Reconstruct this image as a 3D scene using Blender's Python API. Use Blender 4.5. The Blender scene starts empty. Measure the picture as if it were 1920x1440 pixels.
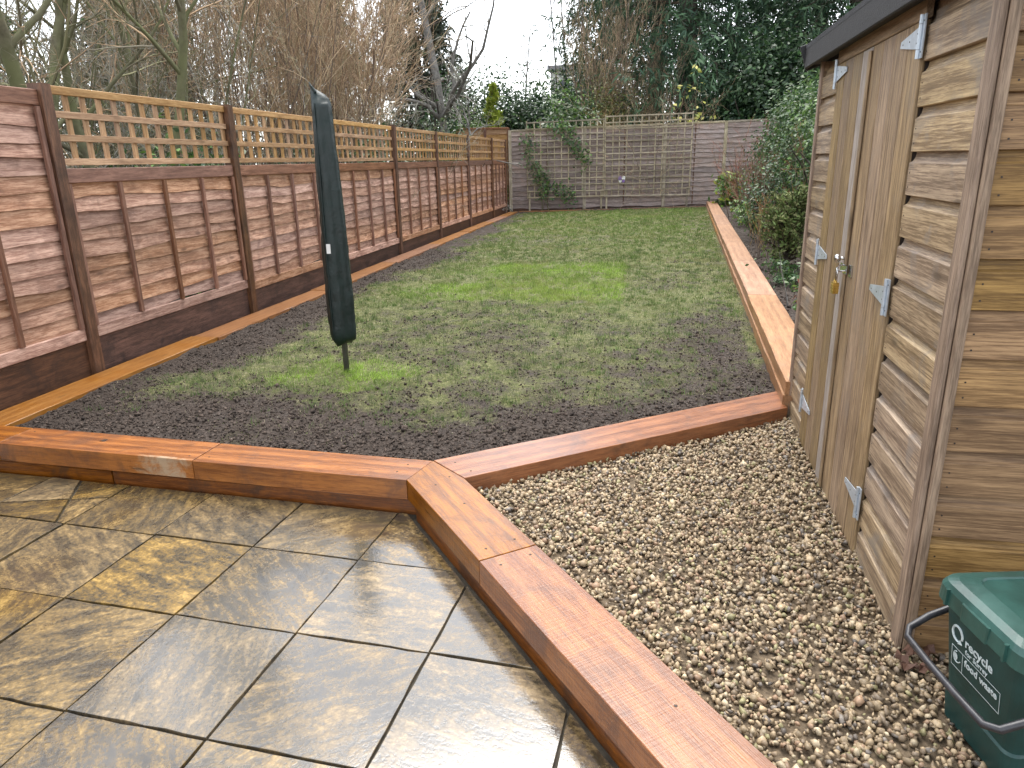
import bpy, math, random
import numpy as np
from mathutils import Matrix, Vector

random.seed(7)
RNG = np.random.default_rng(11)
scene = bpy.context.scene
COL = scene.collection
R = math.radians

# ------------------------------------------------------------------ camera
cam_data = bpy.data.cameras.new('camera')
cam = bpy.data.objects.new('camera', cam_data)
COL.objects.link(cam)
scene.camera = cam
PITCH, YAW, ROLL, CAM_H = R(17.4), R(10.7), R(-1.25), 1.6
fw = Vector((-math.sin(YAW) * math.cos(PITCH), math.cos(YAW) * math.cos(PITCH), -math.sin(PITCH)))
rt0 = Vector((math.cos(YAW), math.sin(YAW), 0))
up0 = rt0.cross(fw)
rt = rt0 * math.cos(ROLL) + up0 * math.sin(ROLL)
up = up0 * math.cos(ROLL) - rt0 * math.sin(ROLL)
cam.matrix_world = Matrix(((rt.x, up.x, -fw.x, 0), (rt.y, up.y, -fw.y, 0), (rt.z, up.z, -fw.z, CAM_H), (0, 0, 0, 1)))
cam_data.sensor_width = 36
cam_data.lens = 1338 / 1920 * 36
cam_data.clip_start = 0.05
cam_data.clip_end = 3000

# ------------------------------------------------------------------ sky, sun, exposure
SUN_EL, SUN_AZ = R(69.5), R(355)      # azimuth measured clockwise from +Y
world = bpy.data.worlds.new('World')
scene.world = world
world.use_nodes = True
wn, wl = world.node_tree.nodes, world.node_tree.links
wn.clear()
sky = wn.new('ShaderNodeTexSky')
sky.sky_type = 'NISHITA'
sky.sun_disc = False
sky.sun_elevation = SUN_EL
sky.sun_rotation = SUN_AZ
sky.air_density = 1.0
sky.dust_density = 1.0
sky.ozone_density = 1.0
hsv = wn.new('ShaderNodeHueSaturation')
hsv.inputs['Saturation'].default_value = 0.22
bg = wn.new('ShaderNodeBackground')
bg.inputs['Strength'].default_value = 0.15
wo = wn.new('ShaderNodeOutputWorld')
wl.new(sky.outputs[0], hsv.inputs['Color'])
wl.new(hsv.outputs[0], bg.inputs['Color'])
wl.new(bg.outputs[0], wo.inputs['Surface'])

sun_data = bpy.data.lights.new('sun', 'SUN')
sun_data.energy = 1.4
sun_data.angle = R(50)
sun_data.color = (1.0, 0.96, 0.9)
sun = bpy.data.objects.new('sun', sun_data)
COL.objects.link(sun)
sd = Vector((math.sin(SUN_AZ) * math.cos(SUN_EL), math.cos(SUN_AZ) * math.cos(SUN_EL), math.sin(SUN_EL)))
sun.rotation_euler = sd.to_track_quat('Z', 'Y').to_euler()
sun.location = sd * 60

scene.view_settings.view_transform = 'Standard'
scene.view_settings.look = 'None'
scene.view_settings.gamma = 1
scene.view_settings.use_curve_mapping = False
scene.view_settings.exposure = 1.9

# ------------------------------------------------------------------ object helpers
WM = {}


def finish(o, M=None, parent=None):
    M = M or Matrix.Identity(4)
    COL.objects.link(o)
    WM[o.name] = M.copy()
    if parent is not None:
        o.parent = parent
        o.matrix_parent_inverse = Matrix.Identity(4)
        o.matrix_basis = WM[parent.name].inverted() @ M
    else:
        o.matrix_basis = M
    return o


def tag(o, label=None, cat=None, group=None, kind=None):
    if label: o['label'] = label
    if cat: o['category'] = cat
    if group: o['group'] = group
    if kind: o['kind'] = kind
    return o


def empty(name, loc, label, cat, group=None, rz=0):
    o = bpy.data.objects.new(name, None)
    o.empty_display_size = 0.1
    finish(o, Matrix.Translation(loc) @ Matrix.Rotation(rz, 4, 'Z'))
    return tag(o, label, cat, group)


def obj(name, verts, faces, mat, parent=None, M=None, smooth=False, mesh=None):
    if mesh is None:
        mesh = bpy.data.meshes.new(name)
        mesh.from_pydata([tuple(v) for v in verts], [], faces)
        mesh.materials.append(mat)
        if smooth:
            mesh.polygons.foreach_set('use_smooth', [True] * len(mesh.polygons))
        mesh.update()
    return finish(bpy.data.objects.new(name, mesh), M, parent)


def npobj(name, V, F, mat, parent=None, M=None, smooth=False, tint=None, cover=None):
    """fast mesh from arrays: V (n,3), F (m,3|4); tint (m,3) per face; cover (n,) per vertex"""
    me = bpy.data.meshes.new(name)
    V = np.asarray(V, np.float32); F = np.asarray(F, np.int32)
    n, k = F.shape
    me.vertices.add(len(V)); me.vertices.foreach_set('co', V.ravel())
    me.loops.add(n * k); me.loops.foreach_set('vertex_index', F.ravel())
    me.polygons.add(n)
    me.polygons.foreach_set('loop_start', np.arange(0, n * k, k, dtype=np.int32))
    if smooth:
        me.polygons.foreach_set('use_smooth', np.ones(n, bool))
    me.update(calc_edges=True)
    if tint is not None:
        a = me.attributes.new('tint', 'FLOAT_COLOR', 'FACE')
        c = np.ones((n, 4), np.float32); c[:, :3] = tint
        a.data.foreach_set('color', c.ravel())
    if cover is not None:
        a = me.attributes.new('cover', 'FLOAT', 'POINT')
        a.data.foreach_set('value', np.asarray(cover, np.float32))
    me.materials.append(mat)
    return finish(bpy.data.objects.new(name, me), M, parent)


def frame(o, x, y, z):
    return Matrix(((x[0], y[0], z[0], o[0]), (x[1], y[1], z[1], o[1]), (x[2], y[2], z[2], o[2]), (0, 0, 0, 1)))


MESH_CACHE = {}


def beam(name, p0, p1, w, t, wdir, mat, parent=None, ch=0.004, shear0=0.0, shear1=0.0):
    """timber from p0 to p1 (local X along it), width w along wdir, thickness t; ends may be sheared (mitred) along the width"""
    p0, p1 = Vector(p0), Vector(p1)
    x = p1 - p0; L = x.length; x.normalize()
    y = Vector(wdir); y = (y - x * y.dot(x)).normalized()
    z = x.cross(y)
    key = (round(L, 3), round(w, 4), round(t, 4), mat.name, ch, shear0, shear1)
    me = MESH_CACHE.get(key)
    if me is None:
        a, b, c = w / 2, t / 2, min(ch, t * 0.35)
        sec = [(-a + c, -b), (a - c, -b), (a, -b + c), (a, b - c), (a - c, b), (-a + c, b), (-a, b - c), (-a, -b + c)]
        vs = [(-L / 2 + shear0 * q[0], q[0], q[1]) for q in sec] + [(L / 2 + shear1 * q[0], q[0], q[1]) for q in sec]
        fs = [tuple(range(7, -1, -1)), tuple(range(8, 16))] + [(i, (i + 1) % 8, 8 + (i + 1) % 8, 8 + i) for i in range(8)]
        me = bpy.data.meshes.new(name); me.from_pydata(vs, [], fs); me.materials.append(mat)
        MESH_CACHE[key] = me
    return obj(name, None, None, mat, parent, frame((p0 + p1) / 2, x, y, z), mesh=me)


def boxes(lst):
    V, F = [], []
    for (x0, x1, y0, y1, z0, z1) in lst:
        b = len(V)
        V += [(x, y, z) for z in (z0, z1) for y in (y0, y1) for x in (x0, x1)]
        F += [tuple(b + i for i in q) for q in ((0, 2, 3, 1), (4, 5, 7, 6), (0, 1, 5, 4), (2, 6, 7, 3), (0, 4, 6, 2), (1, 3, 7, 5))]
    return V, F


def extrude(sec, L, name, mat, parent, M, smooth=False):
    """section [(y,z)] extruded along local X, centred"""
    n = len(sec)
    V = [(-L / 2, a, b) for a, b in sec] + [(L / 2, a, b) for a, b in sec]
    F = [tuple(range(n - 1, -1, -1)), tuple(range(n, 2 * n))] + [(i, (i + 1) % n, n + (i + 1) % n, n + i) for i in range(n)]
    return obj(name, V, F, mat, parent, M, smooth)


def tube_path(pts, rad, sides=8):
    V, F = [], []
    pts = [Vector(p) for p in pts]
    rr = rad if isinstance(rad, (list, tuple)) else [rad] * len(pts)
    for i, p in enumerate(pts):
        d = (pts[min(i + 1, len(pts) - 1)] - pts[max(i - 1, 0)]).normalized()
        u = d.cross(Vector((0.13, 0.31, 0.94)) if abs(d.z) < 0.9 else Vector((1, 0.1, 0))).normalized(); v = d.cross(u)
        V += [p + (u * math.cos(2 * math.pi * k / sides) + v * math.sin(2 * math.pi * k / sides)) * rr[i] for k in range(sides)]
    for i in range(len(pts) - 1):
        for k in range(sides):
            F.append((i * sides + k, i * sides + (k + 1) % sides, (i + 1) * sides + (k + 1) % sides, (i + 1) * sides + k))
    F.append(tuple(range(sides - 1, -1, -1))); F.append(tuple(range(len(V) - sides, len(V))))
    return V, F


def vnoise(x, y, s, seed=0):
    """smooth value noise on arrays, 0..1"""
    x = np.asarray(x) / s; y = np.asarray(y) / s
    xi, yi = np.floor(x).astype(np.int64), np.floor(y).astype(np.int64)
    fx, fy = x - xi, y - yi
    fx = fx * fx * (3 - 2 * fx); fy = fy * fy * (3 - 2 * fy)
    def h(a, b):
        n = (a * 374761393 + b * 668265263 + seed * 1442695041) & 0x7fffffff
        n = ((n ^ (n >> 13)) * 1274126177) & 0x7fffffff
        return ((n ^ (n >> 16)) & 0xffff) / 65535.0
    return (h(xi, yi) * (1 - fx) + h(xi + 1, yi) * fx) * (1 - fy) + (h(xi, yi + 1) * (1 - fx) + h(xi + 1, yi + 1) * fx) * fy


def sstep(a, b, x):
    t = np.clip((x - a) / (b - a), 0, 1)
    return t * t * (3 - 2 * t)


# ------------------------------------------------------------------ materials
class NT:
    def __init__(self, name):
        self.m = bpy.data.materials.new(name); self.m.use_nodes = True
        self.n = self.m.node_tree.nodes; self.l = self.m.node_tree.links
        self.b = self.n['Principled BSDF']

    def new(self, t, **kw):
        nd = self.n.new('ShaderNode' + t)
        for k, v in kw.items():
            if k.startswith('i_'):
                key = k[2:]
                nd.inputs[int(key) if key.isdigit() else key].default_value = v
            else:
                setattr(nd, k, v)
        return nd

    def link(self, a, b):
        self.l.new(a, b)

    def ramp(self, fac, stops):
        r = self.new('ValToRGB'); e = r.color_ramp.elements
        while len(e) < len(stops): e.new(0.5)
        for el, (p, c) in zip(e, stops):
            el.position = p
            el.color = (c, c, c, 1) if isinstance(c, (int, float)) else (*c, 1)
        self.link(fac, r.inputs[0])
        return r.outputs[0]

    def noise(self, vec, scale, detail=4, rough=0.6, dist=0.0):
        nd = self.new('TexNoise'); nd.inputs['Scale'].default_value = scale
        nd.inputs['Detail'].default_value = detail; nd.inputs['Roughness'].default_value = rough
        nd.inputs['Distortion'].default_value = dist
        if vec is not None: self.link(vec, nd.inputs['Vector'])
        return nd.outputs['Fac']

    def mix(self, fac, a, b, mode='MIX'):
        nd = self.new('Mix', data_type='RGBA', blend_type=mode)
        for s, v in ((nd.inputs[0], fac), (nd.inputs[6], a), (nd.inputs[7], b)):
            if hasattr(v, 'links'): self.link(v, s)
            elif isinstance(v, (int, float)): s.default_value = v
            else: s.default_value = (*v, 1)
        return nd.outputs[2]

    def math(self, op, a, b=0.0):
        nd = self.new('Math', operation=op)
        for s, v in ((nd.inputs[0], a), (nd.inputs[1], b)):
            if hasattr(v, 'links'): self.link(v, s)
            else: s.default_value = v
        return nd.outputs[0]

    def bump(self, h, strength, dist=0.01, normal=None):
        nd = self.new('Bump'); nd.inputs['Strength'].default_value = strength; nd.inputs['Distance'].default_value = dist
        self.link(h, nd.inputs['Height'])
        if normal is not None: self.link(normal, nd.inputs['Normal'])
        return nd.outputs[0]

    def set(self, key, v):
        if hasattr(v, 'links'): self.link(v, self.b.inputs[key])
        elif isinstance(v, tuple) and len(v) == 3: self.b.inputs[key].default_value = (*v, 1)
        else: self.b.inputs[key].default_value = v


def jitter_coords(t, scale=(1, 1, 1), kind='Object'):
    tc = t.new('TexCoord'); oi = t.new('ObjectInfo')
    mp = t.new('Mapping'); mp.inputs['Scale'].default_value = scale
    cb = t.new('CombineXYZ')
    t.link(t.math('MULTIPLY', oi.outputs['Random'], 57.0), cb.inputs[0])
    t.link(t.math('MULTIPLY', oi.outputs['Random'], 91.0), cb.inputs[1])
    t.link(t.math('MULTIPLY', oi.outputs['Random'], 33.0), cb.inputs[2])
    ad = t.new('VectorMath', operation='ADD')
    t.link(tc.outputs[kind], ad.inputs[0]); t.link(cb.outputs[0], ad.inputs[1])
    t.link(ad.outputs[0], mp.inputs['Vector'])
    return mp.outputs[0], ad.outputs[0], oi.outputs['Random']


def wood(name, dark, light, rough=0.6, var=0.3, knots=0.5, blotch=None, blotch_amt=0.0, grain=16.0, bump=0.25, spec=0.4, rings=0.0, hue=0.006, stain=None, coat=0.0):
    """timber: grain runs along local X; tone differs from piece to piece"""
    t = NT(name)
    gv, pv, rnd = jitter_coords(t, (1.5, grain, grain))
    g = t.noise(gv, 2.2, 6, 0.7, 0.3)
    fine = t.noise(gv, 12.0, 3, 0.65, 0.0)
    rel = fine
    if rings:
        wv = t.new('TexWave', wave_type='BANDS', bands_direction='Y', i_Scale=0.33, i_Distortion=16.0, i_Detail=3.0)
        wv.inputs['Detail Scale'].default_value = 0.35
        mp2 = t.new('Mapping'); mp2.inputs['Scale'].default_value = (1.3, 11, 11)
        t.link(pv, mp2.inputs['Vector']); t.link(mp2.outputs[0], wv.inputs['Vector'])
        g = t.math('ADD', t.math('MULTIPLY', g, 1 - rings), t.math('MULTIPLY', wv.outputs['Fac'], rings))
    mpf = t.new('Mapping'); mpf.inputs['Scale'].default_value = (9.0, 210.0, 210.0); t.link(pv, mpf.inputs['Vector'])
    pore = t.noise(mpf.outputs[0], 1.0, 3, 0.7)
    rel = pore
    gg = t.math('ADD', t.math('MULTIPLY', g, 0.5), t.math('ADD', t.math('MULTIPLY', fine, 0.22), t.math('MULTIPLY', pore, 0.28)))
    col = t.ramp(gg, [(0.36, tuple(c * 0.62 for c in dark)), (0.46, dark), (0.53, tuple((a + b) / 2 for a, b in zip(dark, light))), (0.63, light)])
    big = t.noise(pv, 2.3, 3, 0.6)
    col = t.mix(t.math('MULTIPLY', t.ramp(big, [(0.35, 0.0), (0.7, 1.0)]), 0.35), col, tuple(c * 0.6 for c in dark))
    if blotch:
        bn = t.noise(pv, 4.5, 5, 0.65, 0.6)
        col = t.mix(t.math('MULTIPLY', t.ramp(bn, [(0.52, 0.0), (0.66, 1.0)]), blotch_amt), col, blotch)
    h = t.math('ADD', t.math('MULTIPLY', rel, 0.7), t.math('MULTIPLY', big, 0.3))
    if stain:
        sp = t.new('SeparateXYZ'); tc0 = t.new('TexCoord'); t.link(tc0.outputs['Object'], sp.inputs[0])
        mx = t.math('SUBTRACT', 1.0, t.math('DIVIDE', t.math('ABSOLUTE', t.math('SUBTRACT', sp.outputs[0], stain[0])), stain[1]))
        mz = t.math('LESS_THAN', sp.outputs[1], stain[2])
        sn = t.noise(pv, 11.0, 5, 0.7, 0.8)
        mk = t.math('MULTIPLY', t.ramp(t.math('ADD', t.math('MULTIPLY', mx, 0.28), t.math('MULTIPLY', sn, 0.7)), [(0.47, 0.0), (0.62, 0.75)]), mz)
        col = t.mix(mk, col, (0.42, 0.33, 0.22))
    if coat > 0.3:
        mps = t.new('Mapping'); mps.inputs['Scale'].default_value = (130.0, 7.0, 7.0); t.link(pv, mps.inputs['Vector'])
        saw = t.noise(mps.outputs[0], 1.0, 2, 0.5)
        h = t.math('ADD', h, t.math('MULTIPLY', saw, 0.5))
        mpc = t.new('Mapping'); mpc.inputs['Scale'].default_value = (1.6, 30.0, 30.0); t.link(pv, mpc.inputs['Vector'])
        crack = t.ramp(t.noise(mpc.outputs[0], 1.0, 5, 0.6), [(0.30, 1.0), (0.345, 0.0)])
        col = t.mix(t.math('MULTIPLY', crack, 0.75), col, (0.05, 0.02, 0.008))
    if knots:
        vo = t.new('TexVoronoi', feature='F1', i_Scale=1.0)
        mp3 = t.new('Mapping'); mp3.inputs['Scale'].default_value = (2.6, 8.0, 8.0)
        t.link(pv, mp3.inputs['Vector']); t.link(mp3.outputs[0], vo.inputs['Vector'])
        k = t.ramp(vo.outputs['Distance'], [(0.04, 1.0), (0.09, 0.75), (0.12, 0.3), (0.20, 0.0)])
        col = t.mix(t.math('MULTIPLY', k, knots), col, tuple(c * 0.45 for c in dark))
    hs = t.new('HueSaturation')
    t.link(col, hs.inputs['Color'])
    t.link(t.math('ADD', t.math('MULTIPLY', rnd, var * 2), 1 - var), hs.inputs['Value'])
    r2 = t.math('FRACT', t.math('MULTIPLY', rnd, 17.31))
    t.link(t.math('ADD', t.math('MULTIPLY', r2, hue * 2), 0.5 - hue), hs.inputs['Hue'])
    t.link(t.math('ADD', t.math('MULTIPLY', r2, 0.3), 0.85), hs.inputs['Saturation'])
    t.set('Base Color', hs.outputs[0])
    t.set('Roughness', t.math('ADD', t.math('MULTIPLY', gg, 0.25), rough - 0.12))
    t.set('Specular IOR Level', spec)
    if coat:
        t.set('Coat Weight', t.ramp(big, [(0.3, coat * 0.5), (0.6, coat)])); t.set('Coat Roughness', 0.25); t.set('Coat IOR', 1.5)
    t.set('Normal', t.bump(h, bump, 0.006))
    return t.m


def tinted(name, rough=0.6, spec=0.3, trans=0.0, noise_scale=0.0, bump=0.0):
    """colour comes from each piece's own tint"""
    t = NT(name)
    at = t.new('Attribute', attribute_name='tint')
    c = at.outputs['Color']
    if noise_scale:
        tc = t.new('TexCoord')
        n = t.noise(tc.outputs['Object'], noise_scale, 3)
        c = t.mix(1.0, c, t.ramp(n, [(0.3, 0.62), (0.7, 1.2)]), 'MULTIPLY')
        if bump: t.set('Normal', t.bump(n, bump, 0.004))
    t.set('Base Color', c); t.set('Roughness', rough); t.set('Specular IOR Level', spec)
    if trans:
        tr = t.new('BsdfTranslucent'); t.link(c, tr.inputs['Color'])
        ms = t.new('MixShader'); ms.inputs[0].default_value = trans
        t.link(t.b.outputs[0], ms.inputs[1]); t.link(tr.outputs[0], ms.inputs[2])
        t.link(ms.outputs[0], t.n['Material Output'].inputs['Surface'])
    return t.m


def plain(name, col, rough=0.5, spec=0.5, metal=0.0, var=0.25, scale=14.0, bump=0.15, bscale=60.0):
    t = NT(name)
    tc = t.new('TexCoord')
    n = t.noise(tc.outputs['Object'], scale, 5)
    t.set('Base Color', t.mix(1.0, col, t.ramp(n, [(0.3, 1 - var), (0.7, 1 + var)]), 'MULTIPLY'))
    t.set('Roughness', t.math('ADD', t.math('MULTIPLY', n, 0.25), rough - 0.12))
    t.set('Metallic', metal); t.set('Specular IOR Level', spec)
    t.set('Normal', t.bump(t.noise(tc.outputs['Object'], bscale, 3), bump, 0.003))
    return t.m


def soil_mat(name, cover=False):
    t = NT(name)
    geo = t.new('NewGeometry'); P = geo.outputs['Position']
    a = t.noise(P, 45, 6, 0.7); b = t.noise(P, 2.2, 4, 0.6); c = t.noise(P, 9, 5, 0.65)
    soil = t.ramp(a, [(0.34, (0.014, 0.011, 0.009)), (0.55, (0.058, 0.045, 0.037)), (0.72, (0.15, 0.12, 0.10))])
    soil = t.mix(t.math('MULTIPLY', t.ramp(b, [(0.42, 0.0), (0.7, 1.0)]), 0.5), soil, (0.075, 0.058, 0.047))
    if cover:
        at = t.new('Attribute', attribute_name='cover')
        thatch = t.ramp(t.noise(P, 30, 5, 0.7), [(0.3, (0.035, 0.040, 0.016)), (0.5, (0.115, 0.130, 0.045)), (0.72, (0.28, 0.26, 0.14))])
        f = t.math('ADD', at.outputs['Fac'], t.math('MULTIPLY', t.math('SUBTRACT', c, 0.5), 1.3))
        soil = t.mix(t.ramp(f, [(0.22, 0.0), (0.72, 0.85)]), soil, thatch)
    t.set('Base Color', soil)
    t.set('Roughness', t.ramp(c, [(0.35, 0.55), (0.6, 0.92)]))
    t.set('Specular IOR Level', 0.15)
    t.set('Normal', t.bump(a, 0.9, 0.025, t.bump(c, 0.5, 0.03)))
    return t.m


M_FENCE = wood('fence_larch_lap', (0.29, 0.145, 0.09), (0.68, 0.43, 0.305), 0.62, 0.24, 0.85, blotch=(0.12, 0.055, 0.036), blotch_amt=0.45)
M_RAIL = wood('fence_rail_brown', (0.15, 0.066, 0.038), (0.31, 0.155, 0.095), 0.55, 0.2, 0.4)
M_POST = wood('fence_post_brown', (0.075, 0.033, 0.016), (0.20, 0.092, 0.044), 0.5, 0.15, 0.4, blotch=(0.03, 0.014, 0.008), blotch_amt=0.6)
M_GRAVELBOARD = wood('gravel_board_dark', (0.05, 0.023, 0.014), (0.14, 0.065, 0.04), 0.55, 0.2, 0.3, blotch=(0.02, 0.012, 0.01), blotch_amt=0.6)
M_TRELLIS = wood('trellis_tan', (0.30, 0.165, 0.075), (0.54, 0.345, 0.185), 0.6, 0.2, 0.5)
M_GREYFENCE = wood('weathered_grey_lap', (0.20, 0.155, 0.138), (0.45, 0.375, 0.34), 0.75, 0.2, 0.3, blotch=(0.30, 0.20, 0.16), blotch_amt=0.5)
M_GREYTRELLIS = wood('weathered_trellis', (0.28, 0.235, 0.16), (0.56, 0.49, 0.37), 0.75, 0.3, 0.2, blotch=(0.10, 0.10, 0.06), blotch_amt=0.5)
M_SLEEPER = wood('sleeper_orange', (0.20, 0.062, 0.010), (0.43, 0.158, 0.030), 0.30, 0.08, 0.55, blotch=(0.10, 0.042, 0.022), blotch_amt=0.65, grain=20, bump=0.35, spec=0.6, rings=0.16, coat=0.31)
M_SLEEPER_STAINED = wood('sleeper_orange_stained', (0.20, 0.062, 0.010), (0.43, 0.158, 0.030), 0.30, 0.04, 0.55, blotch=(0.10, 0.042, 0.022), blotch_amt=0.65, grain=20, bump=0.35, spec=0.6, rings=0.16, coat=0.31, stain=(0.44, 0.26, -0.1))
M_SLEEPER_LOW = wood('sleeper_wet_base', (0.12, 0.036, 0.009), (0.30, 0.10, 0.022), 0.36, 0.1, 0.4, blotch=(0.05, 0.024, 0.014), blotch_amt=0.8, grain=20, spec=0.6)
M_SLEEPER_EDGE = wood('sleeper_honey', (0.23, 0.095, 0.034), (0.36, 0.18, 0.075), 0.42, 0.12, 0.5, blotch=(0.24, 0.085, 0.02), blotch_amt=0.45, grain=18, spec=0.5, rings=0.12, coat=0.25)
M_SLEEPER_PALE = wood('sleeper_sandy', (0.28, 0.135, 0.058), (0.46, 0.26, 0.125), 0.5, 0.1, 0.4, blotch=(0.28, 0.17, 0.10), blotch_amt=0.4, grain=18, rings=0.12)
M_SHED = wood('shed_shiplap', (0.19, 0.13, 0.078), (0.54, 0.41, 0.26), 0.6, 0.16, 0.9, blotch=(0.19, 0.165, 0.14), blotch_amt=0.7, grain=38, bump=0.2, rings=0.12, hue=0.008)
M_SHED_SIDE = wood('shed_shiplap_shaded', (0.17, 0.095, 0.038), (0.46, 0.285, 0.125), 0.6, 0.15, 0.9, grain=36, rings=0.1, hue=0.008)  # end wall: shade from the unseen house mixed into a darker, warmer wood tone
M_SHED_DOOR = wood('shed_door_plank', (0.17, 0.112, 0.06), (0.45, 0.325, 0.19), 0.6, 0.2, 0.6, blotch=(0.20, 0.155, 0.11), blotch_amt=0.5, grain=36, hue=0.008)
M_SHED_PALE = wood('shed_door_plank_bleached', (0.26, 0.215, 0.175), (0.52, 0.46, 0.40), 0.65, 0.05, 0.2, grain=26, hue=0.005)
M_SHED_TRIM = wood('shed_trim', (0.19, 0.13, 0.083), (0.42, 0.305, 0.205), 0.6, 0.08, 0.3, grain=24, hue=0.006)
M_BEARER = wood('shed_bearer_mossy', (0.10, 0.085, 0.045), (0.24, 0.20, 0.11), 0.8, 0.1, 0.2, blotch=(0.075, 0.10, 0.02), blotch_amt=0.9)
M_FELT = plain('roofing_felt', (0.035, 0.036, 0.04), 0.85, 0.3, 0, 0.4, 30, 0.8, 260)
M_FASCIA = plain('fascia_black', (0.02, 0.02, 0.022), 0.7, 0.4, 0, 0.3, 20, 0.5, 150)
M_ZINC = plain('galvanised_steel', (0.50, 0.56, 0.62), 0.42, 0.5, 0.55, 0.15, 40)
M_CHROME = plain('polished_steel', (0.55, 0.55, 0.55), 0.2, 0.5, 1.0, 0.2, 40, 0.05)
M_BRASS = plain('brass', (0.55, 0.36, 0.09), 0.3, 0.5, 0.9, 0.25, 60)
M_SCREW_GAP = plain('dark_screw_and_gap_shade', (0.05, 0.04, 0.035), 0.5, 0.5, 0.6)
M_COVER = plain('green_tarpaulin', (0.0015, 0.011, 0.0095), 0.46, 0.5, 0, 0.3, 12, 1.0, 28)
M_POLE = plain('pole_grey', (0.10, 0.095, 0.09), 0.45, 0.5, 0.4)
M_WHITE = plain('white_tag', (0.75, 0.75, 0.72), 0.6, 0.3, 0, 0.05)
M_BIN = plain('caddy_green_body', (0.010, 0.044, 0.040), 0.45, 0.5, 0, 0.3, 9, 0.1, 120)
M_LID = plain('caddy_green_lid', (0.022, 0.072, 0.060), 0.34, 0.5, 0, 0.3, 10, 0.15, 60)
M_HANDLE = plain('caddy_handle_black', (0.028, 0.028, 0.032), 0.35, 0.5, 0, 0.4, 40)
M_PRINT = plain('white_print', (0.52, 0.60, 0.60), 0.6, 0.3, 0, 0.3, 60)
M_SOIL = soil_mat('soil')
M_LAWN = soil_mat('lawn_turf', True)
M_BLADE = tinted('grass_blade', 0.55, 0.25, 0.3)
M_STONE = tinted('gravel_stone', 0.5, 0.4, 0.0, 70.0, 0.4)
M_CRUMB = tinted('soil_crumb', 0.85, 0.25, 0.0, 90.0, 0.4)
M_LEAF = tinted('leaf', 0.42, 0.4, 0.25)
M_CONIFER = tinted('conifer_spray', 0.6, 0.25, 0.15)
M_TWIG = tinted('twig', 0.75, 0.2)
M_RENDER = plain('house_render', (0.62, 0.61, 0.58), 0.85, 0.2, 0, 0.08)
M_ROOFGREY = plain('house_roof', (0.24, 0.24, 0.25), 0.8, 0.2)
M_GLASS = plain('window_pane', (0.05, 0.06, 0.07), 0.1, 0.6)
M_MORTAR = plain('mortar_bed', (0.05, 0.042, 0.03), 0.8, 0.3, 0, 0.5, 20, 0.8, 90)
M_FINES = plain('gravel_fines', (0.115, 0.086, 0.056), 0.8, 0.2, 0, 0.6, 60, 0.8, 150)


def bark(name, dark, light, green=None):
    t = NT(name)
    tc = t.new('TexCoord')
    n = t.noise(tc.outputs['Object'], 9, 6, 0.7)
    c = t.ramp(n, [(0.3, dark), (0.7, light)])
    if green:
        c = t.mix(t.ramp(t.noise(tc.outputs['Object'], 2.2, 4), [(0.35, 0.0), (0.6, 0.85)]), c, green)
    t.set('Base Color', c); t.set('Roughness', 0.85); t.set('Specular IOR Level', 0.2)
    t.set('Normal', t.bump(n, 0.5, 0.02))
    return t.m


M_BARK_GREEN = bark('bark_algae_green', (0.07, 0.06, 0.04), (0.18, 0.165, 0.11), (0.15, 0.16, 0.075))
M_BARK_BROWN = bark('bark_brown', (0.09, 0.065, 0.05), (0.24, 0.19, 0.15))
M_BARK_GREY = bark('bark_lichen_grey', (0.07, 0.065, 0.06), (0.27, 0.26, 0.24))
M_BARK_DARK = bark('bark_dark', (0.03, 0.025, 0.02), (0.10, 0.085, 0.07))


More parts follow.
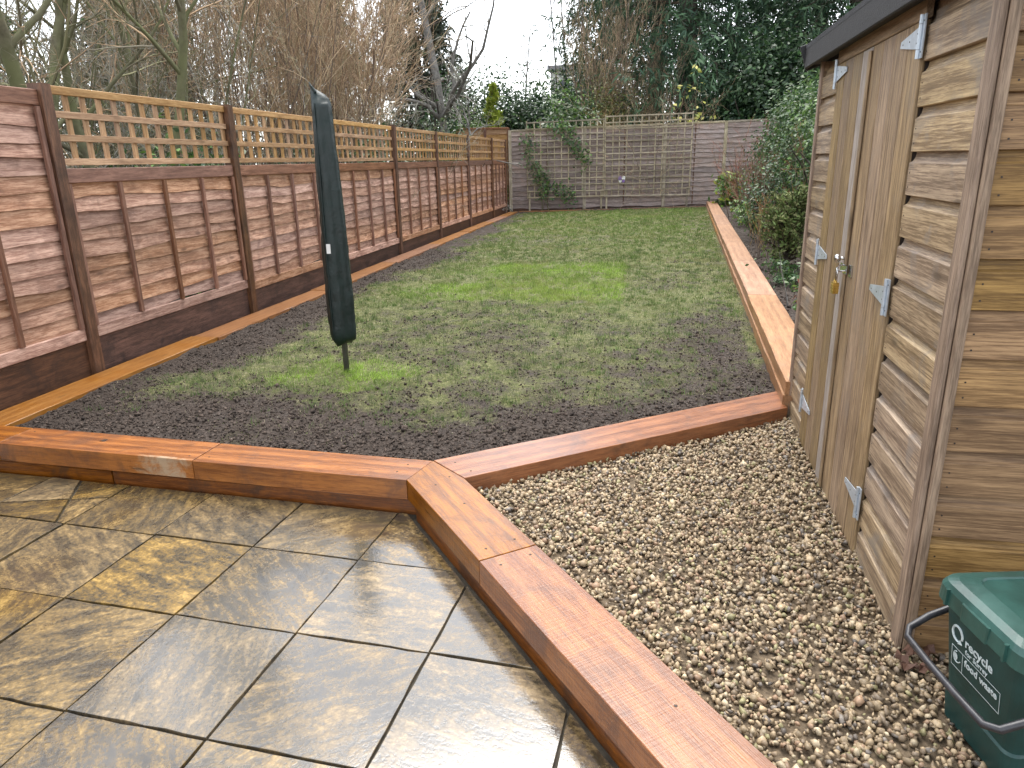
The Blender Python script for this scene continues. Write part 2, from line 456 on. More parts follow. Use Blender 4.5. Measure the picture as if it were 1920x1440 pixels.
def paving_mat():
    t = NT('riven_paving_wet')
    tc = t.new('TexCoord'); oi = t.new('ObjectInfo')
    rot = t.new('VectorRotate', rotation_type='Z_AXIS')
    t.link(tc.outputs['Object'], rot.inputs['Vector'])
    t.link(t.math('ADD', t.math('MULTIPLY', oi.outputs['Random'], 6.2), 0.1), rot.inputs['Angle'])
    ad = t.new('VectorMath', operation='ADD'); cb = t.new('CombineXYZ')
    t.link(t.math('MULTIPLY', oi.outputs['Random'], 71.0), cb.inputs[0]); t.link(t.math('MULTIPLY', oi.outputs['Random'], 37.0), cb.inputs[1])
    t.link(rot.outputs[0], ad.inputs[0]); t.link(cb.outputs[0], ad.inputs[1])
    mp = t.new('Mapping'); mp.inputs['Scale'].default_value = (4.0, 13.0, 3.0); t.link(ad.outputs[0], mp.inputs['Vector'])
    streak = t.noise(mp.outputs[0], 1.5, 9, 0.74, 0.35)
    blot = t.noise(ad.outputs[0], 6.5, 8, 0.74, 0.25)
    fine = t.noise(ad.outputs[0], 55, 4, 0.7)
    geo = t.new('NewGeometry'); wet = t.noise(geo.outputs['Position'], 1.7, 3, 0.5)
    mud = t.noise(geo.outputs['Position'], 3.1, 5, 0.65)
    m = t.math('ADD', t.math('MULTIPLY', streak, 0.38), t.math('ADD', t.math('MULTIPLY', blot, 0.27), t.math('ADD', t.math('MULTIPLY', fine, 0.22), t.math('MULTIPLY', mud, 0.13))))
    col = t.ramp(m, [(0.40, (0.012, 0.010, 0.007)), (0.47, (0.045, 0.034, 0.017)), (0.53, (0.145, 0.092, 0.027)), (0.60, (0.33, 0.215, 0.070))])
    col = t.mix(t.math('MULTIPLY', oi.outputs['Random'], 0.35), col, (0.085, 0.070, 0.045))
    hs = t.new('HueSaturation'); t.link(col, hs.inputs['Color'])
    r3 = t.math('FRACT', t.math('MULTIPLY', oi.outputs['Random'], 23.7))
    t.link(t.math('ADD', t.math('MULTIPLY', r3, 0.5), 0.75), hs.inputs['Value']); t.link(t.math('ADD', t.math('MULTIPLY', t.math('FRACT', t.math('MULTIPLY', r3, 7.3)), 0.32), 0.76), hs.inputs['Saturation'])
    t.set('Base Color', hs.outputs[0])
    h = t.math('ADD', t.math('MULTIPLY', m, 0.9), t.math('MULTIPLY', fine, 0.08))
    low = 0.0
    for (cx_, cy_, rr_) in ((-0.85, 2.25, 1.0), (-1.35, 1.75, 0.55), (-0.35, 1.5, 0.8)):     # hollows where rain water stands
        vd = t.new('VectorMath', operation='DISTANCE'); vd.inputs[1].default_value = (cx_, cy_, 0)
        t.link(geo.outputs['Position'], vd.inputs[0])
        q = t.math('MAXIMUM', t.math('SUBTRACT', 1.0, t.math('DIVIDE', vd.outputs['Value'], rr_)), 0.0)
        low = t.math('ADD', q, low) if not isinstance(low, float) else q
    pond = t.ramp(t.math('ADD', t.math('MULTIPLY', wet, 0.8), t.math('MULTIPLY', low, 0.32)), [(0.42, 0.0), (0.54, 1.0)])
    rough = t.mix(pond, t.ramp(m, [(0.35, 0.22), (0.65, 0.42)]), t.ramp(m, [(0.42, 0.03), (0.6, 0.16)]))
    t.set('Roughness', rough)
    t.set('Specular IOR Level', 0.6)
    b = t.new('Bump'); b.inputs['Distance'].default_value = 0.010
    t.link(h, b.inputs['Height'])
    t.link(t.math('SUBTRACT', 0.5, t.math('MULTIPLY', pond, 0.3)), b.inputs['Strength'])
    t.set('Normal', b.outputs[0])
    # standing film of rain water over the stone, broken where the riven relief stands proud
    film = t.math('MULTIPLY', t.ramp(m, [(0.47, 1.0), (0.60, 0.35)]), t.math('ADD', t.math('MULTIPLY', pond, 0.75), 0.25))
    t.set('Coat Weight', film); t.set('Coat IOR', 1.82)
    t.set('Coat Roughness', t.ramp(m, [(0.42, 0.03), (0.6, 0.13)]))
    b2 = t.new('Bump'); b2.inputs['Distance'].default_value = 0.010; b2.inputs['Strength'].default_value = 0.12
    t.link(h, b2.inputs['Height']); t.link(b2.outputs[0], t.b.inputs['Coat Normal'])
    return t.m


M_PAVE = paving_mat()

# ------------------------------------------------------------------ setting: ground, patio, lawn, beds
tag(obj('ground', [(-900, -300, -0.16), (900, -300, -0.16), (900, 1500, -0.16), (-900, 1500, -0.16)], [(0, 1, 2, 3)], M_SOIL), 'dark bare soil ground reaching out beyond the garden', None, kind='structure')


def raised(name, x0, x1, y0, y1, zf, n, mat, label, test=None, cov=None, skirt=None):
    nx, ny = n
    X, Y = np.meshgrid(np.linspace(x0, x1, nx), np.linspace(y0, y1, ny))
    Z = zf(X, Y)
    V = np.stack([X, Y, Z], -1).reshape(-1, 3)
    i = np.arange(nx * ny).reshape(ny, nx)
    F = np.stack([i[:-1, :-1], i[:-1, 1:], i[1:, 1:], i[1:, :-1]], -1).reshape(-1, 4)
    if test is not None:
        c = V[F].mean(1); F = F[test(c[:, 0], c[:, 1])]
    o = npobj(name, V, F, mat, smooth=True, cover=None if cov is None else cov(V[:, 0], V[:, 1]))
    return tag(o, label, None, kind='structure')


# patio grid from the photograph's joints
PA = R(-3.8)
E1 = np.array([math.cos(PA), math.sin(PA)]) * 0.507
E2 = np.array([-math.sin(PA), math.cos(PA)]) * 0.503
PO = np.array([-1.69, 2.028])
J = np.array([-1.07, 2.93]); JB = np.array([-1.009, 3.165]); CR = np.array([-0.804, 2.984])
DD = np.array([0.610, -0.792]); DN = np.array([0.792, 0.610])      # diagonal sleepers: along, across
FL = np.array([math.cos(R(-3.5)), math.sin(R(-3.5))]); FN = np.array([-FL[1], FL[0]])   # front sleepers
BD = (np.array([0.852, 4.193]) - CR); BD = BD / np.linalg.norm(BD); BN = np.array([-BD[1], BD[0]])


def clip(poly, p, n):
    """keep the side where (q-p).n <= 0"""
    out = []
    for i in range(len(poly)):
        a, b = poly[i], poly[(i + 1) % len(poly)]
        da, db = np.dot(a - p, n), np.dot(b - p, n)
        if da <= 0: out.append(a)
        if da * db < 0: out.append(a + (b - a) * da / (da - db))
    return out


patio = obj('patio', [(-5.2, -0.8, -0.014), (1.5, -0.8, -0.014), (1.5, 3.3, -0.014), (-5.2, 3.3, -0.014),
                      (-5.2, -0.8, -0.13), (1.5, -0.8, -0.13), (1.5, 3.3, -0.13), (-5.2, 3.3, -0.13)],
            [(0, 1, 2, 3), (7, 6, 5, 4), (0, 4, 5, 1), (1, 5, 6, 2), (2, 6, 7, 3), (3, 7, 4, 0)], M_MORTAR)
tag(patio, 'wet buff stone patio of square riven slabs', None, kind='structure')


def slab(poly):
    if len(poly) < 3: return
    c = np.mean(poly, 0)
    area = 0.5 * abs(sum(poly[i][0] * poly[(i + 1) % len(poly)][1] - poly[(i + 1) % len(poly)][0] * poly[i][1] for i in range(len(poly))))
    if area < 0.0025: return
    rim = []
    for i in range(len(poly)):
        a, b = poly[i], poly[(i + 1) % len(poly)]
        L = np.linalg.norm(b - a)
        if L < 1e-4: continue
        k = max(1, int(L / 0.07)); nn = np.array([-(b - a)[1], (b - a)[0]]) / L
        for q in range(k):
            rim.append(a + (b - a) * q / k + nn * (random.uniform(-0.0005, 0.0045)))
    n = len(rim)
    tz = random.uniform(-0.0025, 0.0025); tx, ty = random.uniform(-0.004, 0.004), random.uniform(-0.004, 0.004)
    zz = lambda p: tz + (p[0] - c[0]) * tx + (p[1] - c[1]) * ty
    ins = [p + (c - p) * (0.001 / max(0.02, np.linalg.norm(c - p))) for p in rim]
    V = [(p[0] - c[0], p[1] - c[1], -0.036) for p in rim] + [(p[0] - c[0], p[1] - c[1], -0.001 + zz(p)) for p in rim] + [(p[0] - c[0], p[1] - c[1], zz(p)) for p in ins]
    F = []
    for i in range(n):
        j = (i + 1) % n
        F += [(i, j, n + j, n + i), (n + i, n + j, 2 * n + j, 2 * n + i)]
    F.append(tuple(range(2 * n, 3 * n)))
    obj('paving_slab', V, F, M_PAVE, patio, Matrix.Translation((c[0], c[1], 0)))


G = 0.0034
for j in range(-4, 3):
    for i in range(-6, 5):
        o = PO + E1 * i + E2 * j
        if o[1] + 0.5 < 0.2: continue
        e1, e2 = E1 / np.linalg.norm(E1), E2 / np.linalg.norm(E2)
        g1, g2 = G * random.uniform(0.6, 1.3), G * random.uniform(0.6, 1.5)
        poly = [o + e1 * g1 + e2 * g2, o + E1 - e1 * g1 + e2 * g2, o + E1 + E2 - e1 * g1 - e2 * g2, o + E2 + e1 * g1 - e2 * g2]
        poly = clip(poly, J - FN * 0.004, FN)
        if len(poly) > 2: poly = clip(poly, J - DN * 0.006, DN)
        if len(poly) < 3: continue
        if (i, j) == (-3, 1):       # cracked and re-laid slab near the fence
            ca, cd = np.array([-2.77, 2.70]), np.array([-0.88, -0.48])
            cn = np.array([0.881, 0.473])
            p1 = clip(poly, ca - cn * 0.004, cn); p2 = clip(poly, ca + cn * 0.004, -cn)
            hn = np.array([-0.262, 0.965]); hp = np.array([-3.167, 2.742])
            for pp in (p1, p2):
                if len(pp) < 3: continue
                q1 = clip(pp, hp - hn * 0.004, hn); q2 = clip(pp, hp + hn * 0.004, -hn)
                slab(q1); slab(q2)
            continue
        slab(poly)


def zl(x, y):
    """lawn level: rises a little towards the far right corner"""
    x = np.asarray(x); y = np.asarray(y)
    base = 0.150 + 0.115 * np.clip((y - 4) / 17, 0, 1) * np.clip((x + 3.7) / 5.2, 0, 1)
    return base


def xr(y):      # lawn side of the raised bed's sleepers
    return 0.835 + 0.0468 * (np.asarray(y) - 4.2)


def lawn_dist(x, y):
    dl = x + 3.66
    df = (x - JB[0]) * FN[0] + (y - JB[1]) * FN[1]
    db = (x - JB[0]) * BN[0] + (y - JB[1]) * BN[1]
    return dl, np.where(x < JB[0], df, np.minimum(db, df + 9)), db, xr(y) - x, 21.05 - y


def cover(x, y):
    dl, dfb, db, dr, dk = lawn_dist(x, y)
    n1 = vnoise(x, y, 0.55, 1); n2 = vnoise(x, y, 0.16, 2); n3 = vnoise(x, y, 1.5, 3)
    w = n1 - 0.5
    front = np.where(x < JB[0] + 0.3, sstep(0.25, 1.15, dfb + w * 1.1 + 0.25 * sstep(-3.4, -2.6, x)), sstep(0.12, 0.8, dfb + w * 0.6))
    side = sstep(0.12, 0.9, dl + w * 0.6 - 0.05)
    back = sstep(0.15, 0.5, dk + w * 0.3)
    right = sstep(-0.1, 0.05, dr) * (1 - 0.55 * sstep(1.3, 0.2, dr) * sstep(9, 5.2, y) * (dr > 0.09))
    c = front * side * back * right
    patchy = 0.50 + 0.5 * sstep(0.25, 0.75, 0.5 * n2 + 0.3 * n1 + 0.35 * n3 - 0.08)
    c = c * patchy * (0.72 + 0.28 * sstep(5.5, 8.5, y))
    ring = sstep(0.62, 0.18, np.hypot((x + 2.05) * 0.8, y - 4.66) + (n2 - 0.5) * 0.3)
    turf = sstep(-2.9, -2.0, x + w * 0.8) * sstep(-0.17, -0.27, x + (n2 - 0.5) * 0.12) * sstep(7.25, 7.5, y + (n2 - 0.5) * 0.25) * sstep(10.6, 9.9, y)
    return np.clip(np.maximum(c, ring) + 0.25 * turf, 0, 1)


def lushness(x, y):
    n2 = vnoise(x, y, 0.16, 2)
    ring = sstep(0.66, 0.12, np.hypot((x + 2.05) * 0.8, y - 4.66) + (n2 - 0.5) * 0.35)
    turf = sstep(-2.9, -2.0, x + (vnoise(x, y, 0.55, 1) - 0.5) * 0.8) * sstep(-0.17, -0.27, x + (n2 - 0.5) * 0.12) * sstep(7.25, 7.5, y + (n2 - 0.5) * 0.25) * sstep(10.6, 9.9, y)
    far = sstep(9, 18, y) * 0.22
    return np.clip(np.maximum(ring, turf * 0.6) + far + 0.16 * sstep(5.5, 7.5, y) * sstep(-3.3, -2.3, x) + 0.3 * (vnoise(x, y, 0.9, 5) - 0.5), 0, 1)


def in_lawn(x, y, m=0.1):
    dl, dfb, db, dr, dk = lawn_dist(x, y)
    df = (x - JB[0]) * FN[0] + (y - JB[1]) * FN[1]
    ok = np.where(x < JB[0], df > -m, db > -m)
    return ok & (dl > -m) & (dr > -m) & (y < 21.2)


def lawn_z(x, y):
    c = cover(x, y)
    rough = (vnoise(x, y, 0.11, 8) - 0.5) * 0.034 + (vnoise(x, y, 0.05, 9) - 0.5) * 0.02 + (vnoise(x, y, 0.6, 4) - 0.5) * 0.03
    return zl(x, y) + rough * (1 - 0.6 * c)


raised('lawn', -3.9, 1.95, 3.0, 21.25, lawn_z, (160, 420), M_LAWN, 'patchy green lawn with bare dark soil round its edges', lambda x, y: in_lawn(x, y), cover)
raised('planting_bed', 0.9, 3.9, 4.32, 21.6, lambda x, y: 0.235 + 0.10 * np.clip((y - 4) / 17, 0, 1) + (vnoise(x, y, 0.12, 12) - 0.5) * 0.05 + (vnoise(x, y, 0.05, 13) - 0.5) * 0.03,
       (56, 260), M_SOIL, 'dark mulched soil bed behind the raised sleepers', lambda x, y: x > xr(y) + 0.1)
raised('soil_strip', -4.14, -3.8, 2.0, 21.5, lambda x, y: 0.115 + (vnoise(x, y, 0.07, 14) - 0.5) * 0.04, (9, 420), M_SOIL, 'dark soil strip between fence and edging sleepers')
raised('rear_bed', -3.9, 2.0, 20.95, 21.5, lambda x, y: zl(x, np.minimum(y, 21)) + 0.015 + (vnoise(x, y, 0.09, 15) - 0.5) * 0.04, (90, 14), M_SOIL, 'narrow soil bed at the foot of the weathered fence')


def in_gravel(x, y, m=0.0):
    a = (x - J[0]) * DN[0] + (y - J[1]) * DN[1] - 0.244      # right of the diagonal sleepers
    b = (x - CR[0]) * BN[0] + (y - CR[1]) * BN[1]             # in front of the branch sleeper
    shed = (x > 0.84 + 0.021 * (y - 2.09) + 0.02) & (y > 2.11)
    return (a > -m) & (b < m) & ~shed & (x < 1.75)


raised('gravel_bed', -1.0, 1.8, 0.5, 4.4, lambda x, y: 0.088 + (vnoise(x, y, 0.3, 20) - 0.5) * 0.02, (80, 110), M_FINES, 'dark earth under the gravel triangle',
       lambda x, y: in_gravel(x, y, 0.08))

# ------------------------------------------------------------------ sleepers
def sleeper(p0, p1, z1, h, w, mat, label, group=None, s0=0.0, s1=0.0, screws=()):
    """p0,p1: centre line in plan; top at z1, h deep, w wide"""
    d = Vector((p1[0] - p0[0], p1[1] - p0[1], 0)); L = d.length; d.normalize()
    n = Vector((-d.y, d.x, 0))
    a = Vector((p0[0], p0[1], z1 - h / 2)); b = Vector((p1[0], p1[1], (z1 if len(p1) == 2 else p1[2]) - h / 2))
    # skewed box with softened, slightly uneven edges
    nseg = max(2, int(L / 0.25)); c = 0.003
    sec = [(-w / 2 + c, -h / 2), (w / 2 - c, -h / 2), (w / 2, -h / 2 + c), (w / 2, h / 2 - c), (w / 2 - c, h / 2), (-w / 2 + c, h / 2), (-w / 2, h / 2 - c), (-w / 2, -h / 2 + c)]
    V, F = [], []
    for k in range(nseg + 1):
        t = k / nseg
        for (q, r) in sec:
            x = -L / 2 + L * t + (s0 * q if k == 0 else s1 * q if k == nseg else 0)
            V.append((x, q + random.uniform(-0.0018, 0.0018), r + random.uniform(-0.0012, 0.0012)))
    for k in range(nseg):
        for i in range(8):
            F.append((k * 8 + i, k * 8 + (i + 1) % 8, k * 8 + 8 + (i + 1) % 8, k * 8 + 8 + i))
    F.append(tuple(range(7, -1, -1))); F.append(tuple(range(nseg * 8, nseg * 8 + 8)))
    x = (b - a).normalized(); z = x.cross(n)
    M = frame((a + b) / 2, x, n, z)
    o = obj('timber_sleeper', V, F, mat, None, M)
    tag(o, label, 'sleeper', group)
    for (sx, sy) in screws:
        V = [(math.cos(q * 1.047) * 0.0055, math.sin(q * 1.047) * 0.0055, zz) for zz in (-0.004, 0.0008) for q in range(6)]
        F = [tuple(range(6, 12))] + [(i, (i + 1) % 6, 6 + (i + 1) % 6, 6 + i) for i in range(6)]
        obj('screw_head', V, F, M_SCREW_GAP, o, M @ Matrix.Translation((sx, sy, h / 2)))
    return o


W = 0.243
JM = (J + JB) / 2
fc = lambda s: JM + FL * s            # points on the front line's centre
f0, fjoint, fend = fc(-3.6), fc(-1.185), JM
TZ = 0.173
def poly_sleeper(poly, d, z1, h, mat, label, screws=()):
    """sleeper whose plan outline is given (counter-clockwise); d: its grain direction"""
    d = Vector((d[0], d[1], 0)).normalized(); n = Vector((-d.y, d.x, 0))
    c = sum((Vector((p[0], p[1], 0)) for p in poly), Vector()) / len(poly); c.z = z1 - h / 2
    M = frame(c, d, n, (0, 0, 1))
    L2 = [((Vector((p[0], p[1], c.z)) - c).dot(d), (Vector((p[0], p[1], c.z)) - c).dot(n)) for p in poly]
    rim = []
    for i in range(len(L2)):
        a, b = np.array(L2[i]), np.array(L2[(i + 1) % len(L2)])
        k = max(1, int(np.linalg.norm(b - a) / 0.25))
        for q in range(k):
            rim.append(a + (b - a) * q / k + (np.array([random.uniform(-0.0015, 0.0015), random.uniform(-0.0015, 0.0015)]) if q else 0))
    m = len(rim); ctr = np.mean(rim, 0)
    def inset(p):
        v = ctr - p
        return p + np.array([np.sign(v[0]) * min(0.002, abs(v[0])), np.sign(v[1]) * min(0.002, abs(v[1]))])
    ins = [inset(p) for p in rim]
    V = [(p[0], p[1], -h / 2) for p in rim] + [(p[0], p[1], h / 2 - 0.002) for p in rim] + [(p[0], p[1], h / 2) for p in ins]
    F = [tuple(range(m - 1, -1, -1)), tuple(range(2 * m, 3 * m))]
    for i in range(m):
        j = (i + 1) % m
        F += [(i, j, m + j, m + i), (m + i, m + j, 2 * m + j, 2 * m + i)]
    o = tag(obj('timber_sleeper', V, F, mat, None, M), label, 'sleeper')
    sv = [(math.cos(q * 1.047) * 0.0055, math.sin(q * 1.047) * 0.0055, zz) for zz in (-0.004, 0.0008) for q in range(6)]
    sf = [tuple(range(6, 12))] + [(i, (i + 1) % 6, 6 + (i + 1) % 6, 6 + i) for i in range(6)]
    for (sx_, sy_) in screws:
        obj('screw_head', sv, sf, M_SCREW_GAP, o, Matrix.Translation((sx_, sy_, z1)))
    return o


FJ, FB = lambda s: J + FL * s, lambda s: J + FL * s + FN * 0.240
DJ, DB = lambda s: J + DD * s, lambda s: J + DD * s + DN * 0.244
g_ = 0.0015
dc = lambda s: J + DN * 0.122 + DD * s
poly_sleeper([FJ(-3.4), FJ(-2.41), FB(-2.41), FB(-3.4)], FL, TZ, 0.102, M_SLEEPER, 'orange top sleeper meeting the fence corner beside patio', [FJ(-2.46) + FN * 0.06])
poly_sleeper([FJ(-2.405), FJ(-1.17), FB(-1.17), FB(-2.405)], FL, TZ + 0.002, 0.102, M_SLEEPER_STAINED, 'orange top sleeper with a whitish stain on its patio face', [FJ(-1.22) + FN * 0.05, FJ(-2.35) + FN * 0.19])
poly_sleeper([FJ(-1.165), J - FL * g_, JB - FL * g_, FB(-1.165)], FL, TZ, 0.102, M_SLEEPER, 'orange top sleeper mitred at the patio corner', [FJ(-0.08) + FN * 0.08, FJ(-0.06) + FN * 0.17, FJ(-1.11) + FN * 0.06])
poly_sleeper([J + DN * 0.001, DJ(0.815), DB(0.815), CR, JB + DD * 0.003], DD, TZ + 0.001, 0.102, M_SLEEPER, 'short diagonal top sleeper between patio corner and gravel',
             [DJ(0.12) + DN * 0.10, DJ(0.07) + DN * 0.19, DJ(0.36) + DN * 0.14, DJ(0.75) + DN * 0.06, DJ(0.74) + DN * 0.19])
poly_sleeper([DJ(0.819), DJ(3.2), DB(3.2), DB(0.819)], DD, TZ, 0.102, M_SLEEPER, 'long diagonal top sleeper along the gravel and wet patio', [DJ(0.88) + DN * 0.06, DJ(0.87) + DN * 0.19, DJ(1.75) + DN * 0.16])
BE0, BE1 = np.array([0.856, 4.196]), np.array([0.846, 4.51])
poly_sleeper([CR + DN * 0.003, BE0, BE1, JB + DN * 0.004], BD, TZ + 0.002, 0.11, M_SLEEPER, 'orange sleeper between the lawn and the gravel', [CR + BD * 0.06 + BN * 0.06, CR + BD * 0.03 + BN * 0.19])
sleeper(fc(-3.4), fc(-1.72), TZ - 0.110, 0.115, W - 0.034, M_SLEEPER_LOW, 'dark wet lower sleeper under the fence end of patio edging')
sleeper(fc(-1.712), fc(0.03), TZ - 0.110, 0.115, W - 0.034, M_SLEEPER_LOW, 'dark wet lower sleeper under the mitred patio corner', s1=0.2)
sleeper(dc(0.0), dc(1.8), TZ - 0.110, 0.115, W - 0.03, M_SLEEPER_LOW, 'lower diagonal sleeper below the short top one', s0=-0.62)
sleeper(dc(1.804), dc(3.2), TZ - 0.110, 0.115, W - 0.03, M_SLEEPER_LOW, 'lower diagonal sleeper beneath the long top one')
# edging along the fence, honey coloured, laid flat
ys = [3.30, 5.55, 7.9, 10.3, 12.7, 15.1, 17.5, 19.3, 21.0]
names = ['nearest the patio corner', 'by the first trellised panel', 'behind the covered clothes airer', 'before the third trellised panel',
         'before the fourth trellised panel', 'before the fifth trellised panel', 'before the sixth trellised panel', 'in the far fence corner']
for k in range(8):
    xo = -3.795 + random.uniform(-0.006, 0.006)
    sleeper((xo, ys[k] + 0.002), (xo + random.uniform(-0.01, 0.01), ys[k + 1] - 0.002), 0.172 + random.uniform(-0.004, 0.004), 0.10, 0.255, M_SLEEPER_EDGE,
            'honey coloured edging sleeper along the brown fence, ' + names[k], 'edging sleepers along the fence')
# raised bed sleepers on the lawn's other side: two courses
cuts = [4.25, 7.05, 9.4, 11.8, 14.2, 16.6, 19.0, 21.1]
for k in range(7):
    for lay in (0, 1):
        y0, y1 = cuts[k] + (0.0 if lay == 0 or k == 0 else -0.9), cuts[k + 1] - 0.004 - (0.9 if lay and k < 6 else 0)
        zt = lambda y: 0.315 + 0.085 * (y - 4.2) / 17 - lay * 0.083
        off = 0.14 - lay * 0.012 + random.uniform(-0.004, 0.004)
        sleeper((float(xr(y0)) + off, y0), (float(xr(y1)) + off, y1, zt(y1)), zt(y0), 0.08 if lay == 0 else 0.12, 0.26, M_SLEEPER_PALE,
                ('sandy top sleeper of the raised bed' if lay == 0 else 'sandy lower sleeper of the raised bed') + [' beside the shed', ', second from the shed', ', third from the shed', ' midway down the lawn',
                 ', third from the weathered fence', ', second from the weathered fence', ' nearest the weathered fence'][k], 'raised bed sleepers')
sleeper((-3.64, 20.98), (-1.2, 20.98, 0.225), 0.185, 0.1, 0.07, M_SLEEPER_EDGE, 'thin orange timber edging under the left trellis')
sleeper((-1.195, 20.98), (1.6, 20.98, 0.285), 0.225, 0.1, 0.07, M_SLEEPER_EDGE, 'thin orange timber edging under the second trellis')


# ------------------------------------------------------------------ fences
def lap_board(name, p0, p1, h, mat, parent, out, tilt=0.026, wav=0.013, th=0.012, seg=22, seed=None):
    """waney-edge lap board: local X along, Y up, Z out of the fence; wavy lower edge, leaning out at the foot"""
    p0, p1 = Vector(p0), Vector(p1)
    x = (p1 - p0); L = x.length; x.normalize(); y = Vector((0, 0, 1)); y = (y - x * y.dot(x)).normalized(); z = x.cross(y)
    if z.dot(Vector(out)) < 0:
        x = -x; z = x.cross(y)
    ph = [random.uniform(0, 6.28) for _ in range(4)]
    am = [wav * random.uniform(0.3, 1.1), wav * random.uniform(0.1, 0.6), wav * random.uniform(0.05, 0.3)]
    dip = (random.uniform(0.1, 0.9), random.uniform(-1.6, 1.9) * wav if random.random() < 0.5 else 0)
    fr = [random.uniform(0.4, 1.0), random.uniform(1.4, 2.6), random.uniform(3.5, 6)]
    V, F = [], []
    for k in range(seg + 1):
        t = k / seg
        wv = sum(a * math.sin(6.28 * f * t + q) for a, f, q in zip(am, fr, ph)) + dip[1] * math.exp(-((t - dip[0]) / 0.06) ** 2)
        bow = 0.004 * math.sin(6.28 * fr[0] * t + ph[3])
        lo = -h / 2 + wv
        V += [(-L / 2 + L * t, lo, tilt + bow), (-L / 2 + L * t, h / 2, bow), (-L / 2 + L * t, h / 2, bow - th * 0.6), (-L / 2 + L * t, lo, tilt + bow - th)]
    for k in range(seg):
        for i in range(4):
            F.append((k * 4 + i, k * 4 + 4 + i, k * 4 + 4 + (i + 1) % 4, k * 4 + (i + 1) % 4))
    F += [(0, 1, 2, 3), (seg * 4 + 3, seg * 4 + 2, seg * 4 + 1, seg * 4)]
    return obj(name, V, F, mat, parent, frame((p0 + p1) / 2, x, y, z))


FX = -4.04       # fence face
fence = empty('timber_fence', (FX, 11.5, 0.1), 'reddish brown waney lap fence with trellis top along the lawn', 'fence')
posts = [-0.2, 2.2, 4.5, 6.75, 9.1, 11.5, 13.95, 16.5, 19.1, 21.02]
for k, y in enumerate(posts):
    beam('post', (FX + 0.005, y, 0.0), (FX + 0.005 + random.uniform(-0.01, 0.01), y, 2.16 + random.uniform(-0.012, 0.015)), 0.095, 0.105, (0, 1, 0), M_POST, fence, 0.005)
for k in range(len(posts) - 1):
    y0, y1 = posts[k] + 0.05, posts[k + 1] - 0.05
    full = k < 2
    zb = 0.40 if k < 3 else (0.36 if k == 3 else 0.33)
    ztop = 2.12 if full else 1.615
    # gravel board is a part of the fence
    beam('gravel_board', (FX + 0.0, y0, (0.10 + zb) / 2), (FX + 0.0, y1, (0.10 + zb) / 2), zb - 0.10, 0.03, (0, 0, 1), M_GRAVELBOARD, fence)
    panel = beam('panel', (FX + 0.022, y0, ztop - 0.055), (FX + 0.022, y1, ztop - 0.055), 0.10, 0.024, (0, 0, 1), M_RAIL, fence)
    beam('rail', (FX + 0.02, y0, zb + 0.045), (FX + 0.02, y1, zb + 0.045), 0.085, 0.026, (0, 0, 1), M_FENCE, panel)
    for yy in [y0 + 0.022] + [y0 + (y1 - y0) * q for q in (0.25, 0.5, 0.75)] + [y1 - 0.022]:
        beam('batten', (FX + 0.030, yy, zb + 0.09), (FX + 0.030, yy, ztop - 0.11), 0.036, 0.028, (0, 1, 0), M_RAIL, panel)
    z0, z1 = zb + 0.10, ztop - 0.10
    nb = round((z1 - z0) / 0.106)
    pitch = (z1 - z0) / nb
    for b in range(nb):
        lap_board('board', (FX - 0.016, y0, z0 + pitch * (b + 0.5)), (FX - 0.016, y1, z0 + pitch * (b + 0.5)), pitch + 0.03, M_FENCE, panel, (1, 0, 0), seg=26)
    if not full:
        lo, hi = 1.655, 2.125
        tr = beam('trellis', (FX + 0.012, y0, hi), (FX + 0.012, y1, hi), 0.056, 0.024, (0, 0, 1), M_TRELLIS, fence)
        for z in (lo, lo + (hi - lo) / 3, lo + (hi - lo) * 2 / 3):
            beam('slat', (FX + 0.012, y0, z + random.uniform(-0.003, 0.003)), (FX + 0.012, y1, z + random.uniform(-0.003, 0.003)), 0.046, 0.02, (0, 0, 1), M_TRELLIS, tr, 0.002)
        n = 14
        for q in range(n):
            yy = y0 + 0.02 + (y1 - y0 - 0.04) * q / (n - 1)
            beam('slat', (FX - 0.009, yy, lo - 0.02), (FX - 0.009, yy + random.uniform(-0.004, 0.004), hi + 0.018), 0.044, 0.02, (0, 1, 0), M_TRELLIS, tr, 0.002)

RY = 21.30
rear = empty('weathered_fence', (0, RY, 0.15), 'weathered grey lap fence across the end of the garden', 'fence')
rz = lambda x: 0.014 * (x + 3.9)
rposts = [-3.93, -1.78, 0.45, 2.05, 4.2, 6.4]
for x in rposts:
    beam('post', (x, RY + 0.02, 0.05), (x, RY + 0.02, 2.42 + rz(x)), 0.09, 0.09, (1, 0, 0), M_GREYTRELLIS, rear)
for k in range(len(rposts) - 1):
    x0, x1 = rposts[k] + 0.046, rposts[k + 1] - 0.046
    z0, z1 = 0.24, 2.40
    panel = beam('panel', (x0, RY, z1 + rz(x0)), (x1, RY, z1 + rz(x1)), 0.05, 0.04, (0, 0, 1), M_GREYTRELLIS, rear)
    beam('gravel_board', (x0, RY, 0.17 + rz(x0)), (x1, RY, 0.17 + rz(x1)), 0.15, 0.03, (0, 0, 1), M_GRAVELBOARD, rear)
    nb = 17; pitch = (z1 - 0.02 - z0) / nb
    for b in range(nb):
        zc = z0 + pitch * (b + 0.5)
        lap_board('board', (x0, RY + 0.01, zc + rz(x0)), (x1, RY + 0.01, zc + rz(x1)), pitch + 0.03, M_GREYFENCE, panel, (0, -1, 0), tilt=0.042, wav=0.02, seg=20)
    beam('batten', ((x0 + x1) / 2, RY - 0.012, 0.25 + rz(x0)), ((x0 + x1) / 2, RY - 0.012, 2.37 + rz((x0 + x1) / 2)), 0.03, 0.025, (1, 0, 0), M_POST, panel)

